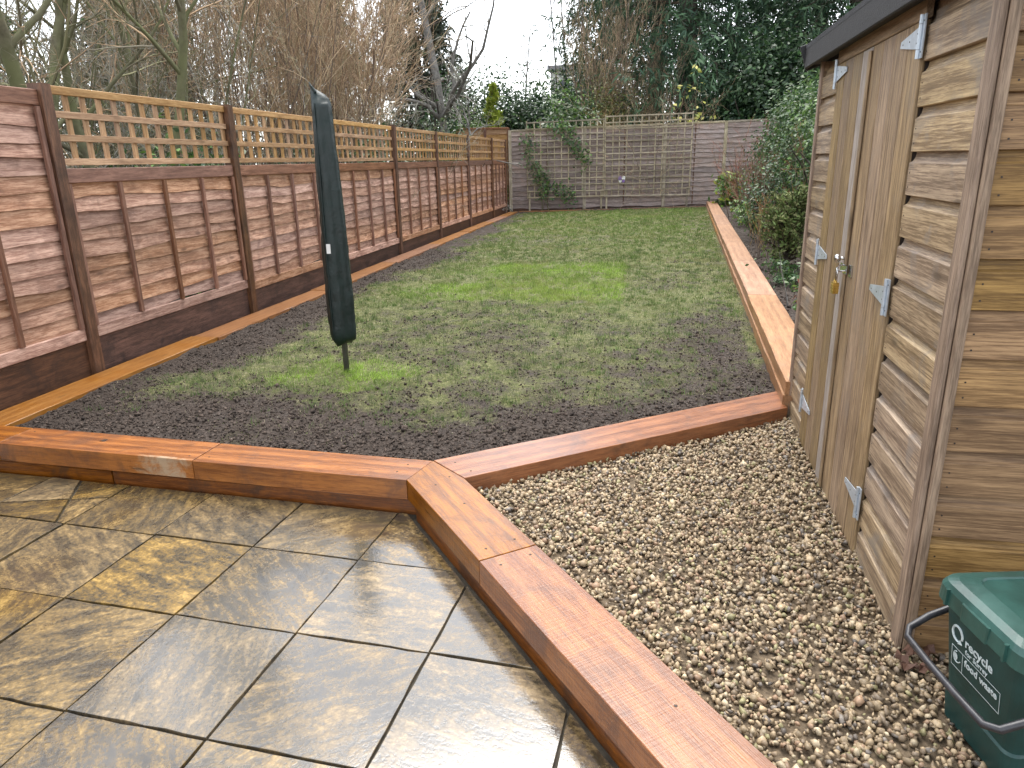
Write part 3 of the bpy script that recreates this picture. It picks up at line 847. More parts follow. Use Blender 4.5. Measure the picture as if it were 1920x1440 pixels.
corner = empty('fence_panel', (-4.75, 21.75, 0), 'short tan fence panel standing beyond the trellised corner', 'fence')
pn = beam('panel', (-5.6, 21.75, 2.52), (-4.05, 21.75, 2.50), 0.05, 0.04, (0, 0, 1), M_RAIL, corner)
for x in (-5.6, -4.75, -4.05):
    beam('post', (x, 21.74, -0.1), (x, 21.74, 2.5), 0.07, 0.05, (1, 0, 0), M_RAIL, corner)
for b in range(12):
    lap_board('board', (-5.6, 21.78, 2.42 - b * 0.13), (-4.05, 21.78, 2.40 - b * 0.13), 0.15, M_TRELLIS, pn, (0, -1, 0), seg=8)


def rear_trellis(x0, x1, z0, z1, nc, nr, label, leftz=0.0, gaps=0.12):
    o = empty('garden_trellis', ((x0 + x1) / 2, RY - 0.08, z0 - 0.28), label, 'trellis', 'trellises on the weathered fence')
    y = RY - 0.075
    for x in (x0 + 0.05, x1 - 0.05):
        beam('leg', (x, y + 0.02, 0.12 + rz(x)), (x, y + 0.02, z0 + 0.2), 0.05, 0.03, (1, 0, 0), M_GREYTRELLIS, o)
    for i in range(nc + 1):
        x = x0 + (x1 - x0) * i / nc
        if gaps and random.random() < gaps * 0.5 and 0 < i < nc: continue
        zlo = z0 + (random.uniform(0.2, 0.9) if random.random() < gaps else 0)
        beam('slat', (x, y, zlo), (x + random.uniform(-0.015, 0.015), y, z1 + rz(x) * 0.6 + (0.02 if i % nc else 0.05)), 0.034, 0.016, (1, 0, 0), M_GREYTRELLIS, o, 0.002)
    for i in range(nr + 1):
        z = z0 + (z1 - z0) * i / nr
        a, b = x0 - 0.02, x1 + 0.02
        if random.random() < gaps * 1.2: b = x0 + (x1 - x0) * random.uniform(0.6, 0.9)
        beam('slat', (a, y - 0.018, z + rz(a) * 0.6 + random.uniform(-0.008, 0.008)), (b, y - 0.018, z + rz(b) * 0.6 + random.uniform(-0.012, 0.012)), 0.034, 0.016, (0, 0, 1), M_GREYTRELLIS, o, 0.002)
    return o


rear_trellis(-3.42, -1.24, 0.55, 2.60, 11, 12, 'square lattice trellis with climbing rose on the weathered fence', gaps=0.05)
rear_trellis(-1.19, 1.15, 0.55, 2.68, 12, 13, 'broken square lattice trellis overgrown with bare stems', gaps=0.12)

# ------------------------------------------------------------------ shed
SA = R(-1.2)
shed = empty('garden_shed', (0.84, 2.09, 0.085), 'weathered shiplap timber shed with double doors beside the gravel', 'shed', rz=SA)
SM = WM[shed.name]
SD, SL, SH = 1.75, 2.19, 1.97      # depth, length, eave height above its base


def sm(x, y, z):
    return SM @ Vector((x, y, z))


sx, sy = (SM.to_3x3() @ Vector((1, 0, 0))), (SM.to_3x3() @ Vector((0, 1, 0)))
V, F = boxes([(0.022, SD, 0.022, SL - 0.022, 0.03, SH - 0.01)])
# gable top to the inner shell
b = len(V)
V += [(0.022, 0.022, SH - 0.012), (SD, 0.022, SH - 0.012), (SD / 2, 0.022, SH + 0.30), (0.022, SL - 0.022, SH - 0.012), (SD, SL - 0.022, SH - 0.012), (SD / 2, SL - 0.022, SH + 0.30)]
F += [(b, b + 1, b + 2), (b + 3, b + 5, b + 4), (b, b + 2, b + 5, b + 3), (b + 1, b + 4, b + 5, b + 2)]
obj('inner_wall', V, F, M_SHED_TRIM, shed, SM)


def ship_profile(p):
    h = p + 0.006
    return [(-h / 2, 0.0), (-h / 2, 0.022), (-h / 2 + 0.002, 0.025), (h / 2 - 0.042, 0.025), (h / 2 - 0.040, 0.0242), (h / 2 - 0.034, 0.0145),
            (h / 2 - 0.024, 0.0085), (h / 2 - 0.010, 0.0062), (h / 2, 0.006), (h / 2, 0.0)]


def shiplap(p0, p1, h, mat, out, name='board'):
    p0, p1 = Vector(p0), Vector(p1)
    x = (p1 - p0); L = x.length; x.normalize(); y = Vector((0, 0, 1)); z = x.cross(y)
    if z.dot(out) < 0: x = -x; z = x.cross(y)
    return extrude(ship_profile(h), L, name, mat, shed, frame((p0 + p1) / 2, x, y, z))


bz = [0.01 + 0.137 * k for k in range(15)]
DN0, DN1 = 0.575, 1.785
outx, outy = -sx, -sy
nail = ([(math.cos(q * 1.047) * 0.0028, math.sin(q * 1.047) * 0.0028, zz) for zz in (0, 0.001) for q in range(6)], [tuple(range(6, 12))] + [(i, (i + 1) % 6, 6 + (i + 1) % 6, 6 + i) for i in range(6)])
nail_me = bpy.data.meshes.new('nail'); nail_me.from_pydata(nail[0], [], nail[1]); nail_me.materials.append(M_SCREW_GAP)
for k in range(14):
    zc = bz[k] + 0.137 / 2
    if zc > SH: break
    for (a, b, col) in ((0.062, DN0 - 0.002, M_SHED), (DN1 + 0.002, SL - 0.02, M_SHED)):
        bo = shiplap(sm(0.021, a, zc), sm(0.021, b, zc), 0.137, col, outx)
        for q in (a + 0.02, b - 0.02):
            for dz in (-0.045, 0.0):
                finish(bpy.data.objects.new('nail', nail_me), frame(sm(-0.0042, q, zc + dz), sy, Vector((0, 0, 1)), -sx), bo)
for k in range(17):
    zc = bz[0] + 0.137 * (k + 0.5)
    ext = 0.0
    x0_, x1_ = 0.027, SD
    if zc + 0.07 > SH:
        q = (zc + 0.07 - SH) / 0.32 * SD / 2
        x0_, x1_ = max(0.027, q), SD - q
        if x1_ - x0_ < 0.15: break
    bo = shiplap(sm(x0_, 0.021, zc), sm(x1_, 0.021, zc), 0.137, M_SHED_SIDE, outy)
    for q in (x0_ + 0.02, 0.62):
        for dz in (-0.045, 0.0):
            finish(bpy.data.objects.new('nail', nail_me), frame(sm(q, -0.0042, zc + dz), sx, Vector((0, 0, 1)), -sy), bo)
# far end and back walls, plain boards
V, F = boxes([(0.0, SD + 0.02, SL - 0.021, SL, 0.02, SH), (SD + 0.001, SD + 0.02, 0.0, SL - 0.022, 0.02, SH)])
obj('rear_cladding', V, F, M_SHED, shed, SM)
# corner trims
beam('corner_trim', sm(-0.008, 0.029, -0.03), sm(-0.008, 0.029, SH + 0.02), 0.062, 0.018, sy, M_SHED_TRIM, shed)
beam('corner_trim', sm(0.0125, -0.0085, -0.03), sm(0.0125, -0.0085, SH + 0.02), 0.026, 0.017, sx, M_SHED_TRIM, shed)
beam('corner_trim', sm(-0.008, SL - 0.008, -0.03), sm(-0.008, SL - 0.008, SH + 0.02), 0.035, 0.018, sy, M_SHED_TRIM, shed)
beam('bearer', sm(0.035, -0.0, -0.055), sm(0.035, SL, -0.055), 0.10, 0.07, (0, 0, 1), M_BEARER, shed)
beam('bearer', sm(0.0, 0.045, -0.056), sm(SD, 0.045, -0.056), 0.10, 0.06, (0, 0, 1), M_BEARER, shed)
beam('door_sill', sm(-0.012, DN0 - 0.02, -0.035), sm(-0.012, SL, -0.035), 0.05, 0.05, (0, 0, 1), M_BEARER, shed)
# doors: vertical tongue and groove planks
mid = (DN0 + DN1) / 2
for leaf, (a, b) in enumerate(((DN0 + 0.004, mid - 0.0025), (mid + 0.0025, DN1 - 0.004))):
    n = 4
    door = obj('door', *boxes([(0.006, 0.020, a + 0.002, b - 0.002, 0.02, SH - 0.07)]), M_SCREW_GAP, shed, SM)  # backing coloured dark, standing in for shade in the plank gaps
    for q in range(n):
        y0_ = a + (b - a) * q / n; y1_ = a + (b - a) * (q + 1) / n
        pale = leaf == 1 and q == 0
        beam('plank', sm(0.0 - 0.003, (y0_ + y1_) / 2, 0.012 + random.uniform(0, 0.008)), sm(-0.003, (y0_ + y1_) / 2, SH - 0.06), (y1_ - y0_) - 0.008, 0.018, sy,
             M_SHED_PALE if pale else M_SHED_DOOR, door, 0.003)
beam('cover_strip', sm(-0.018, mid + 0.004, 0.02), sm(-0.018, mid + 0.004, SH - 0.075), 0.03, 0.011, sy, M_SHED_DOOR, shed)
beam('door_header', sm(-0.004, DN0 - 0.0, SH - 0.026), sm(-0.004, DN1, SH - 0.026), 0.06, 0.02, (0, 0, 1), M_SHED_TRIM, shed)


def hinge(y, z, sgn):
    """T-hinge: long tapering strap on the door, upright leaf on the frame, rolled knuckle"""
    sec = [(0.006, -0.036), (0.006, 0.036), (0.205, 0.012), (0.210, -0.008)]
    V = [(-0.0150, y + sgn * p, z + q) for p, q in sec] + [(-0.0185, y + sgn * p, z + q) for p, q in sec]
    F = [(0, 1, 2, 3), (7, 6, 5, 4), (0, 4, 5, 1), (1, 5, 6, 2), (2, 6, 7, 3), (3, 7, 4, 0)]
    v2, f2 = boxes([(-0.0185, -0.0145, min(y - sgn * 0.004, y - sgn * 0.026), max(y - sgn * 0.004, y - sgn * 0.026), z - 0.064, z + 0.064)])
    F += [tuple(i + len(V) for i in f) for f in f2]; V += v2
    for (za, zb) in ((-0.064, -0.038), (-0.036, 0.036), (0.038, 0.064)):
        v3, f3 = tube_path([(-0.022, y, z + za), (-0.022, y, z + zb)], 0.0068, 8)
        F += [tuple(i + len(V) for i in f) for f in f3]; V += [tuple(v) for v in v3]
    h = obj('hinge', V, F, M_ZINC, shed, SM)
    for p, q in ((0.035, 0.014), (0.035, -0.014), (0.11, 0.0), (0.18, 0.0), (-0.016, 0.045), (-0.016, -0.045)):
        finish(bpy.data.objects.new('nail', nail_me), SM @ frame((-0.0186, y + sgn * p, z + q), (0, 1, 0), (0, 0, 1), (-1, 0, 0)), h)


for z in (1.86, 1.03, 0.235):
    hinge(DN0 + 0.006, z, 1)
    hinge(DN1 - 0.006, z + 0.01, -1)
# hasp with staple and knob
V, F = boxes([(-0.0270, -0.0240, mid - 0.055, mid + 0.055, 1.025, 1.062), (-0.0178, -0.0125, mid - 0.10, mid - 0.054, 1.018, 1.068)])
v2, f2 = tube_path([(-0.027, mid + 0.01, 1.030), (-0.042, mid + 0.01, 1.030), (-0.050, mid + 0.01, 1.043), (-0.042, mid + 0.01, 1.056), (-0.027, mid + 0.01, 1.056)], 0.0042, 8)
F += [tuple(i + len(V) for i in f) for f in f2]; V += [tuple(v) for v in v2]
hasp = obj('hasp', V, F, M_CHROME, shed, SM)
kv, kf = [], []
for i in range(7):
    a = math.pi * i / 6
    rr_ = max(0.001, 0.019 * math.sin(a))
    for k in range(12):
        kv.append((-0.052 - 0.014 * math.cos(a), mid + 0.012 + rr_ * math.cos(k * math.pi / 6), 1.085 + rr_ * math.sin(k * math.pi / 6)))
for i in range(6):
    for k in range(12):
        kf.append((i * 12 + k, i * 12 + (k + 1) % 12, (i + 1) * 12 + (k + 1) % 12, (i + 1) * 12 + k))
b = len(kv); v2, f2 = tube_path([(-0.013, mid + 0.012, 1.085), (-0.045, mid + 0.012, 1.085)], 0.007, 8)
kf += [tuple(i + b for i in f) for f in f2]; kv += [tuple(v) for v in v2]
obj('knob', kv, kf, M_CHROME, hasp, SM, True)
# padlock
pl = empty('padlock', sm(-0.05, mid + 0.01, 0.94), 'small brass padlock hanging from the polished hasp on shed doors', 'padlock', rz=SA)
PM = WM[pl.name]
V, F = boxes([(-0.011, 0.011, -0.021, 0.021, -0.005, 0.042)])
v2, f2 = boxes([(-0.0125, 0.0125, -0.0225, 0.0225, 0.006, 0.010), (-0.0125, 0.0125, -0.0225, 0.0225, 0.018, 0.022), (-0.0125, 0.0125, -0.0225, 0.0225, 0.030, 0.034)])
F += [tuple(i + len(V) for i in f) for f in f2]; V += v2
obj('lock_body', V, F, M_BRASS, pl, PM)
arc = [(0, -0.014, 0.04), (0, -0.014, 0.085)] + [(0, -0.014 * math.cos(a), 0.085 + 0.016 * math.sin(a)) for a in (0.5, 1.05, 1.57, 2.1, 2.64)] + [(0, 0.014, 0.085), (0, 0.014, 0.04)]
obj('shackle', *tube_path(arc, 0.0036, 8), M_CHROME, pl, PM, True)
# roof: two felted slopes, fascia boards
OV = 0.07
pts = [(-OV, -0.14), (-OV, SL + 0.10), (SD / 2, SL + 0.10), (SD / 2, -0.14)]
ez, rzg = SH + 0.075, SH + 0.075 + 0.34
V = []
for t in (0.0, 0.022):
    V += [(-OV - 0.012, -0.15, ez + t), (SD / 2, -0.15, rzg + t), (SD + OV, -0.15, ez + t), (-OV - 0.012, SL + 0.10, ez + t), (SD / 2, SL + 0.10, rzg + t), (SD + OV, SL + 0.10, ez + t)]
F = [(0, 3, 4, 1), (1, 4, 5, 2), (6, 7, 10, 9), (7, 8, 11, 10), (0, 1, 7, 6), (1, 2, 8, 7), (3, 9, 10, 4), (4, 10, 11, 5), (0, 6, 9, 3), (2, 5, 11, 8)]
roof = obj('roof', V, F, M_FELT, shed, SM)
beam('fascia', sm(-OV - 0.002, -0.15, ez - 0.045), sm(-OV - 0.002, SL + 0.10, ez - 0.045), 0.10, 0.018, (0, 0, 1), M_FASCIA, roof)
beam('soffit', sm(-OV / 2 + 0.004, -0.14, ez - 0.07), sm(-OV / 2 + 0.004, SL + 0.09, ez - 0.07), 0.066, 0.012, sx, M_FASCIA, roof)
for yy in (SL + 0.105, -0.158):
    for s in (0, 1):
        a_, b_ = sm(-OV - 0.02 if s == 0 else SD + OV, yy, ez - 0.045), sm(SD / 2, yy, rzg - 0.045)
        beam('barge_board', a_, b_, 0.13, 0.02, (0, 0, 1), M_FASCIA if yy > 0 else M_SHED_TRIM, roof)

# ------------------------------------------------------------------ covered rotary clothes airer
CX, CY = -2.113, 4.70
airer = empty('clothes_airer', (CX, CY, 0.14), 'rotary clothes airer under a dark green zipped cover on the lawn', 'clothes airer')
obj('pole', *tube_path([(CX, CY, 0.06), (CX, CY, 1.2)], 0.021, 12), M_POLE, airer, smooth=True)
rings = [(0.375, 0.060, 0), (0.385, 0.082, 0), (0.45, 0.093, 0), (0.60, 0.097, 0), (0.9, 0.094, 0), (1.25, 0.088, 0), (1.6, 0.078, -0.002), (1.85, 0.069, -0.004), (1.965, 0.066, -0.005), (2.02, 0.062, -0.006), (2.045, 0.058, -0.007)]
V, F = [], []
ns = 28
zs, rs, os_ = zip(*rings)
zz = np.concatenate([np.linspace(0.375, 0.5, 6)[:-1], np.linspace(0.5, 1.9, 44)[:-1], np.linspace(1.9, 2.045, 12)])
for q, z in enumerate(zz):
    r_ = np.interp(z, zs, rs); off = np.interp(z, zs, os_)
    for k in range(ns):
        a = 2 * math.pi * k / ns
        fold = 1 + 0.10 * math.cos(4 * a + 0.6 + 0.4 * z) + 0.05 * math.cos(7 * a + 2.3 * z)
        wr = 1 + 0.08 * (vnoise(np.array([a * 2.0 + 5]), np.array([z * 7.0]), 1.0, 31)[0] - 0.5) + 0.09 * (vnoise(np.array([a * 7.0]), np.array([z * 30.0]), 1.0, 32)[0] - 0.5)
        lip = 1.0 if z < 1.97 else 1 - 0.75 * (z - 1.97) / 0.075
        V.append((CX + off + r_ * fold * wr * math.cos(a), CY + r_ * fold * wr * math.sin(a) * 0.95 * lip, z + (0.035 * math.cos(a - 3.0) * min(1, (z - 1.97) / 0.06) if z > 1.97 else 0) + (0.02 * math.cos(a * 2 + 1) if q == 0 else 0)))
for q in range(len(zz) - 1):
    for k in range(ns):
        F.append((q * ns + k, q * ns + (k + 1) % ns, (q + 1) * ns + (k + 1) % ns, (q + 1) * ns + k))
F.append(tuple(range(len(V) - ns, len(V))))
F.append(tuple(range(ns - 1, -1, -1)))
cov = obj('cover', V, F, M_COVER, airer, smooth=True)
# zip seam and white tag on the side that faces the patio
def on_cover(a, z, lift):
    r_ = np.interp(z, zs, rs); off = np.interp(z, zs, os_)
    fold = 1 + 0.10 * math.cos(4 * a + 0.6 + 0.4 * z) + 0.05 * math.cos(7 * a + 2.3 * z)
    return (CX + off + (r_ * fold + lift) * math.cos(a), CY + (r_ * fold + lift) * math.sin(a) * 0.95, z)
obj('zip', *tube_path([on_cover(4.45, z, 0.002) for z in np.linspace(0.40, 1.98, 40)], 0.0035, 5), M_COVER, cov)
ta = 4.62
c_ = Vector(on_cover(ta, 1.05, 0.006)); tn = Vector((math.cos(ta), math.sin(ta), 0)); ts = Vector((-tn.y, tn.x, 0))
tv = [c_ + ts * (s * 0.014) + Vector((0, 0, h)) + tn * d for d in (-0.006, 0.0015) for s, h in ((-1, -0.032), (1, -0.032), (1, 0.032), (-1, 0.032))]
obj('care_tag', tv, [(0, 1, 2, 3), (7, 6, 5, 4), (0, 4, 5, 1), (1, 5, 6, 2), (2, 6, 7, 3), (3, 7, 4, 0)], M_WHITE, cov)
obj('drawcord', *tube_path([(CX - 0.03, CY - 0.02, 2.05), (CX - 0.05, CY - 0.03, 2.085), (CX - 0.062, CY - 0.025, 2.11)], [0.012, 0.008, 0.003], 6), M_COVER, cov)

# ------------------------------------------------------------------ food waste caddy
BA = math.atan2(0.2, 0.98)
BC = (0.998, 1.715, 0.098)
caddy = empty('food_caddy', BC, 'dark green food waste caddy with black handle beside the shed', 'bin', rz=BA)
BM = WM[caddy.name]      # local +X: away from the printed front; front face is -X


def rrect(hx, hy, r, n=5):
    out = []
    for cx_, cy_, a0 in ((hx - r, hy - r, 0), (-hx + r, hy - r, 90), (-hx + r, -hy + r, 180), (hx - r, -hy + r, 270)):
        for k in range(n + 1):
            a = R(a0 + 90 * k / n); out.append((cx_ + r * math.cos(a), cy_ + r * math.sin(a)))
    return out


def loft(secs, cap=True):
    V, F = [], []
    n = len(secs[0][0])
    for pts_, z in secs:
        V += [(p[0], p[1], z if not callable(z) else z(p)) for p in pts_]
    for q in range(len(secs) - 1):
        for k in range(n):
            F.append((q * n + k, q * n + (k + 1) % n, (q + 1) * n + (k + 1) % n, (q + 1) * n + k))
    if cap:
        F.append(tuple(range(n - 1, -1, -1))); F.append(tuple(range(len(V) - n, len(V))))
    return V, F


hx0, hy0, hx1, hy1, BH = 0.118, 0.128, 0.150, 0.160, 0.395
body = obj('body', *loft([(rrect(hx0 - 0.01, hy0 - 0.01, 0.02), 0.0), (rrect(hx0, hy0, 0.025), 0.012), (rrect(hx0 + 0.008, hy0 + 0.008, 0.028), 0.10), (rrect(hx0 + 0.003, hy0 + 0.003, 0.028), 0.106),
                         (rrect(hx1, hy1, 0.035), BH - 0.02), (rrect(hx1 + 0.008, hy1 + 0.008, 0.04), BH - 0.018), (rrect(hx1 + 0.008, hy1 + 0.008, 0.04), BH)]), M_BIN, caddy, BM)
lid = obj('lid', *loft([(rrect(hx1 + 0.012, hy1 + 0.012, 0.045), BH - 0.030), (rrect(hx1 + 0.020, hy1 + 0.020, 0.05), BH - 0.028), (rrect(hx1 + 0.018, hy1 + 0.018, 0.05), BH + 0.012),
                       (rrect(hx1 + 0.010, hy1 + 0.010, 0.05), BH + 0.026), (rrect(hx1 - 0.008, hy1 - 0.008, 0.05), BH + 0.036),
                       (rrect(hx1 - 0.045, hy1 - 0.045, 0.04), BH + 0.045), (rrect(hx1 - 0.048, hy1 - 0.048, 0.04), BH + 0.040), (rrect(hx1 - 0.075, hy1 - 0.075, 0.03), BH + 0.040)]), M_LID, caddy, BM)
for yr_ in (-0.1115, 0.1115):
    obj('lid_rib', *boxes([(-hx1 - 0.026, -hx1 - 0.012, yr_ - 0.0035, yr_ + 0.0035, BH - 0.030, BH + 0.016)]), M_LID, lid, BM)
V, F = loft([([(-hx1 - 0.017 + q[0], q[1]) for q in rrect(0.006, 0.05, 0.005, 3)], BH - 0.032), ([(-hx1 - 0.017 + q[0], q[1]) for q in rrect(0.007, 0.052, 0.005, 3)], BH + 0.014)])
obj('lid_catch', V, F, M_LID, lid, BM)
hp = [(0.012, hy1 + 0.028, BH - 0.055), (-0.06, hy1 + 0.034, BH - 0.085), (-0.15, hy1 + 0.036, BH - 0.125), (-0.205, hy1 + 0.028, BH - 0.155), (-0.225, hy1 + 0.0, BH - 0.165), (-0.226, 0.06, BH - 0.168),
      (-0.226, -0.06, BH - 0.168), (-0.225, -hy1, BH - 0.165), (-0.205, -hy1 - 0.028, BH - 0.155), (-0.15, -hy1 - 0.036, BH - 0.125), (-0.06, -hy1 - 0.034, BH - 0.085), (0.012, -hy1 - 0.028, BH - 0.055)]
obj('handle', *tube_path(hp, 0.0098, 10), M_HANDLE, caddy, BM, True)
for s in (-1, 1):
    v_, f_ = tube_path([(0.012, s * (hy1 - 0.004), BH - 0.055), (0.012, s * (hy1 + 0.040), BH - 0.055)], 0.020, 12)
    obj('handle_pivot', v_, f_, M_HANDLE, caddy, BM, True)

# print on the front face (local -X), following the face's slope
slope = math.atan2(hx1 - hx0, BH - 0.1)
fx_at = lambda z: -(hx0 + 0.003 + (hx1 - hx0 - 0.003) * (z - 0.106) / (BH - 0.126))
PF = BM @ Matrix.Translation((fx_at(0.215) - 0.0012, 0, 0.215)) @ Matrix(((0, math.sin(0) , -1, 0), (-1, 0, 0, 0), (0, 1, 0, 0), (0, 0, 0, 1))) @ Matrix.Rotation(math.atan2(hx1 - hx0 - 0.003, BH - 0.126), 4, 'X')


def text(body_, size, x, y, name='lettering', bold=0.0, parent=body, M=PF, mat=M_PRINT):
    cu = bpy.data.curves.new(name, 'FONT'); cu.body = body_; cu.size = size; cu.offset = bold; cu.extrude = 0.0004; cu.resolution_u = 3
    tmp = bpy.data.objects.new(name, cu); COL.objects.link(tmp)
    me = bpy.data.meshes.new_from_object(tmp.evaluated_get(bpy.context.evaluated_depsgraph_get()))
    bpy.data.objects.remove(tmp); bpy.data.curves.remove(cu)
    me.materials.clear(); me.materials.append(mat)
    return finish(bpy.data.objects.new(name, me), M @ Matrix.Translation((x, y, 0)), parent)


text('recycle', 0.037, -0.055, 0.062, bold=0.0009)
text('for Surrey', 0.021, -0.052, 0.040, bold=0.0003)
text('food waste', 0.028, -0.052, 0.004, bold=0.0008)
# loop with arrow head before the word
ring = [(-0.085 + 0.020 * math.cos(a), 0.078 + 0.022 * math.sin(a), 0.0006) for a in np.linspace(R(-20), R(290), 22)]
v_, f_ = tube_path(ring, 0.0032, 5)
b = len(v_); v_ = list(v_) + [(-0.084, 0.048, 0.0008), (-0.064, 0.056, 0.0008), (-0.074, 0.068, 0.0008)]; f_.append((b, b + 1, b + 2))
obj('logo', v_, f_, M_PRINT, body, PF)
fr = []
for (x0_, x1_, y0_, y1_) in ((-0.105, 0.085, -0.028, -0.0268), (-0.105, 0.085, 0.032, 0.0332), (-0.105, -0.1038, -0.0268, 0.032), (0.0838, 0.085, -0.0268, 0.032), (-0.0605, -0.0593, -0.0268, 0.032)):
    fr.append((x0_, x1_, y0_, y1_, 0, 0.0006))
obj('print_frame', *boxes(fr), M_PRINT, body, PF)
ap = [(-0.082 + 0.014 * math.cos(a), 0.008 + 0.016 * math.sin(a), 0.0006) for a in np.linspace(R(100), R(330), 14)] + [(-0.068, 0.000, 0.0006)]
v_, f_ = tube_path(ap, 0.0016, 5)
v2, f2 = loft([([(-0.088 + 0.008 * math.cos(a), 0.006 + 0.011 * math.sin(a)) for a in np.linspace(0, 2 * math.pi, 11)[:-1]], 0.0002), ([(-0.088 + 0.008 * math.cos(a), 0.006 + 0.011 * math.sin(a)) for a in np.linspace(0, 2 * math.pi, 11)[:-1]], 0.0008)])
f_ += [tuple(i + len(v_) for i in f) for f in f2]; v_ = list(v_) + v2
obj('food_symbol', v_, f_, M_PRINT, body, PF)

# ------------------------------------------------------------------ loose stuff: gravel, grass, crumbs
def icosphere(sub):
    t = (1 + 5 ** 0.5) / 2
    v = np.array([(-1, t, 0), (1, t, 0), (-1, -t, 0), (1, -t, 0), (0, -1, t), (0, 1, t), (0, -1, -t), (0, 1, -t), (t, 0, -1), (t, 0, 1), (-t, 0, -1), (-t, 0, 1)], float)
    v /= np.linalg.norm(v, axis=1)[:, None]
    f = [(0, 11, 5), (0, 5, 1), (0, 1, 7), (0, 7, 10), (0, 10, 11), (1, 5, 9), (5, 11, 4), (11, 10, 2), (10, 7, 6), (7, 1, 8), (3, 9, 4), (3, 4, 2), (3, 2, 6), (3, 6, 8), (3, 8, 9), (4, 9, 5), (2, 4, 11), (6, 2, 10), (8, 6, 7), (9, 8, 1)]
    for _ in range(sub):
        v = list(map(tuple, v)); cache = {}; nf = []
        def midp(a, b):
            k = (min(a, b), max(a, b))
            if k not in cache:
                p = np.array(v[a]) + np.array(v[b]); v.append(tuple(p / np.linalg.norm(p))); cache[k] = len(v) - 1
            return cache[k]
        for a, b, c in f:
            x, y, z = midp(a, b), midp(b, c), midp(c, a)
            nf += [(a, x, z), (b, y, x), (c, z, y), (x, y, z)]
        f = nf; v = np.array(v)
    return np.array(v), np.array(f)


def rand_rot(n, rng):
    q = rng.normal(size=(n, 4)); q /= np.linalg.norm(q, axis=1)[:, None]
    w, x, y, z = q.T
    return np.stack([np.stack([1 - 2 * (y * y + z * z), 2 * (x * y - w * z), 2 * (x * z + w * y)], -1),
                     np.stack([2 * (x * y + w * z), 1 - 2 * (x * x + z * z), 2 * (y * z - w * x)], -1),
                     np.stack([2 * (x * z - w * y), 2 * (y * z + w * x), 1 - 2 * (x * x + y * y)], -1)], 1)


def chips(P, S, sub, rng, flat=0.75, planes=9):
    """angular stones: spheres cut by random planes, stretched, turned"""
    v, f = icosphere(sub) if sub >= 0 else (np.array([(1, 0, 0), (-1, 0, 0), (0, 1, 0), (0, -1, 0), (0, 0, 1), (0, 0, -1)], float), np.array([(0, 2, 4), (2, 1, 4), (1, 3, 4), (3, 0, 4), (2, 0, 5), (1, 2, 5), (3, 1, 5), (0, 3, 5)])); n = len(P)
    pn = rng.normal(size=(n, planes, 3)); pn /= np.linalg.norm(pn, axis=2)[:, :, None]
    pd = rng.uniform(0.28, 0.75, (n, planes, 1))
    dots = np.einsum('npk,vk->npv', pn, v)
    r = np.where(dots > 0.05, pd / np.maximum(dots, 0.05), 9).min(1)
    r = np.minimum(r, 1.0)
    V = v[None] * r[:, :, None] * rng.uniform(0.7, 1.3, (n, 1, 3)) * np.array([1, 1, flat])
    tilt = rand_rot(n, rng)
    V = np.einsum('nij,nvj->nvi', tilt, V) * S[:, None, None] + P[:, None]
    F = f[None] + (np.arange(n) * len(v))[:, None, None]
    return V.reshape(-1, 3), F.reshape(-1, 3), len(f)


rng = np.random.default_rng(5)
N = 46000
px = rng.uniform(-0.95, 1.75, N); py = rng.uniform(0.75, 4.3, N)
k = in_gravel(px, py, 0.005); px, py = px[k], py[k]
k = ~((np.abs((px - BC[0]) * 0.98 + (py - BC[1]) * 0.2) < 0.11) & (np.abs(-(px - BC[0]) * 0.2 + (py - BC[1]) * 0.98) < 0.12)); px, py = px[k], py[k]
vis = (py > 1.05)
px, py = px[vis], py[vis]
S = np.clip(rng.lognormal(math.log(0.0130), 0.27, len(px)), 0.008, 0.026)
PZ = 0.093 + rng.uniform(0, 0.016, len(px)) + (vnoise(px, py, 0.3, 20) - 0.5) * 0.02
pal = np.array([(0.31, 0.235, 0.145), (0.26, 0.195, 0.12), (0.20, 0.148, 0.095), (0.35, 0.285, 0.19), (0.15, 0.115, 0.08), (0.105, 0.088, 0.072), (0.25, 0.165, 0.105), (0.23, 0.205, 0.105), (0.19, 0.165, 0.14)])
prob = np.array([0.22, 0.22, 0.16, 0.10, 0.08, 0.05, 0.08, 0.06, 0.03])
near = (py < 1.38)
gp = []
for sel, sub in ((near, 1), (~near, 0)):
    P = np.stack([px[sel], py[sel], PZ[sel]], -1)
    V, F, nf = chips(P, S[sel], sub, rng)
    c = 1.35 * pal[rng.choice(len(pal), len(P), p=prob)] * rng.uniform(0.68, 1.2, (len(P), 1))
    gp.append((V, F, np.repeat(c, nf, 0)))
V = np.concatenate([gp[0][0], gp[1][0]]); F = np.concatenate([gp[0][1], gp[1][1] + len(gp[0][0])]); T = np.concatenate([gp[0][2], gp[1][2]])
tag(npobj('gravel', V, F, M_STONE, tint=T), 'buff and grey angular gravel between the sleepers and shed', 'gravel', kind='stuff')

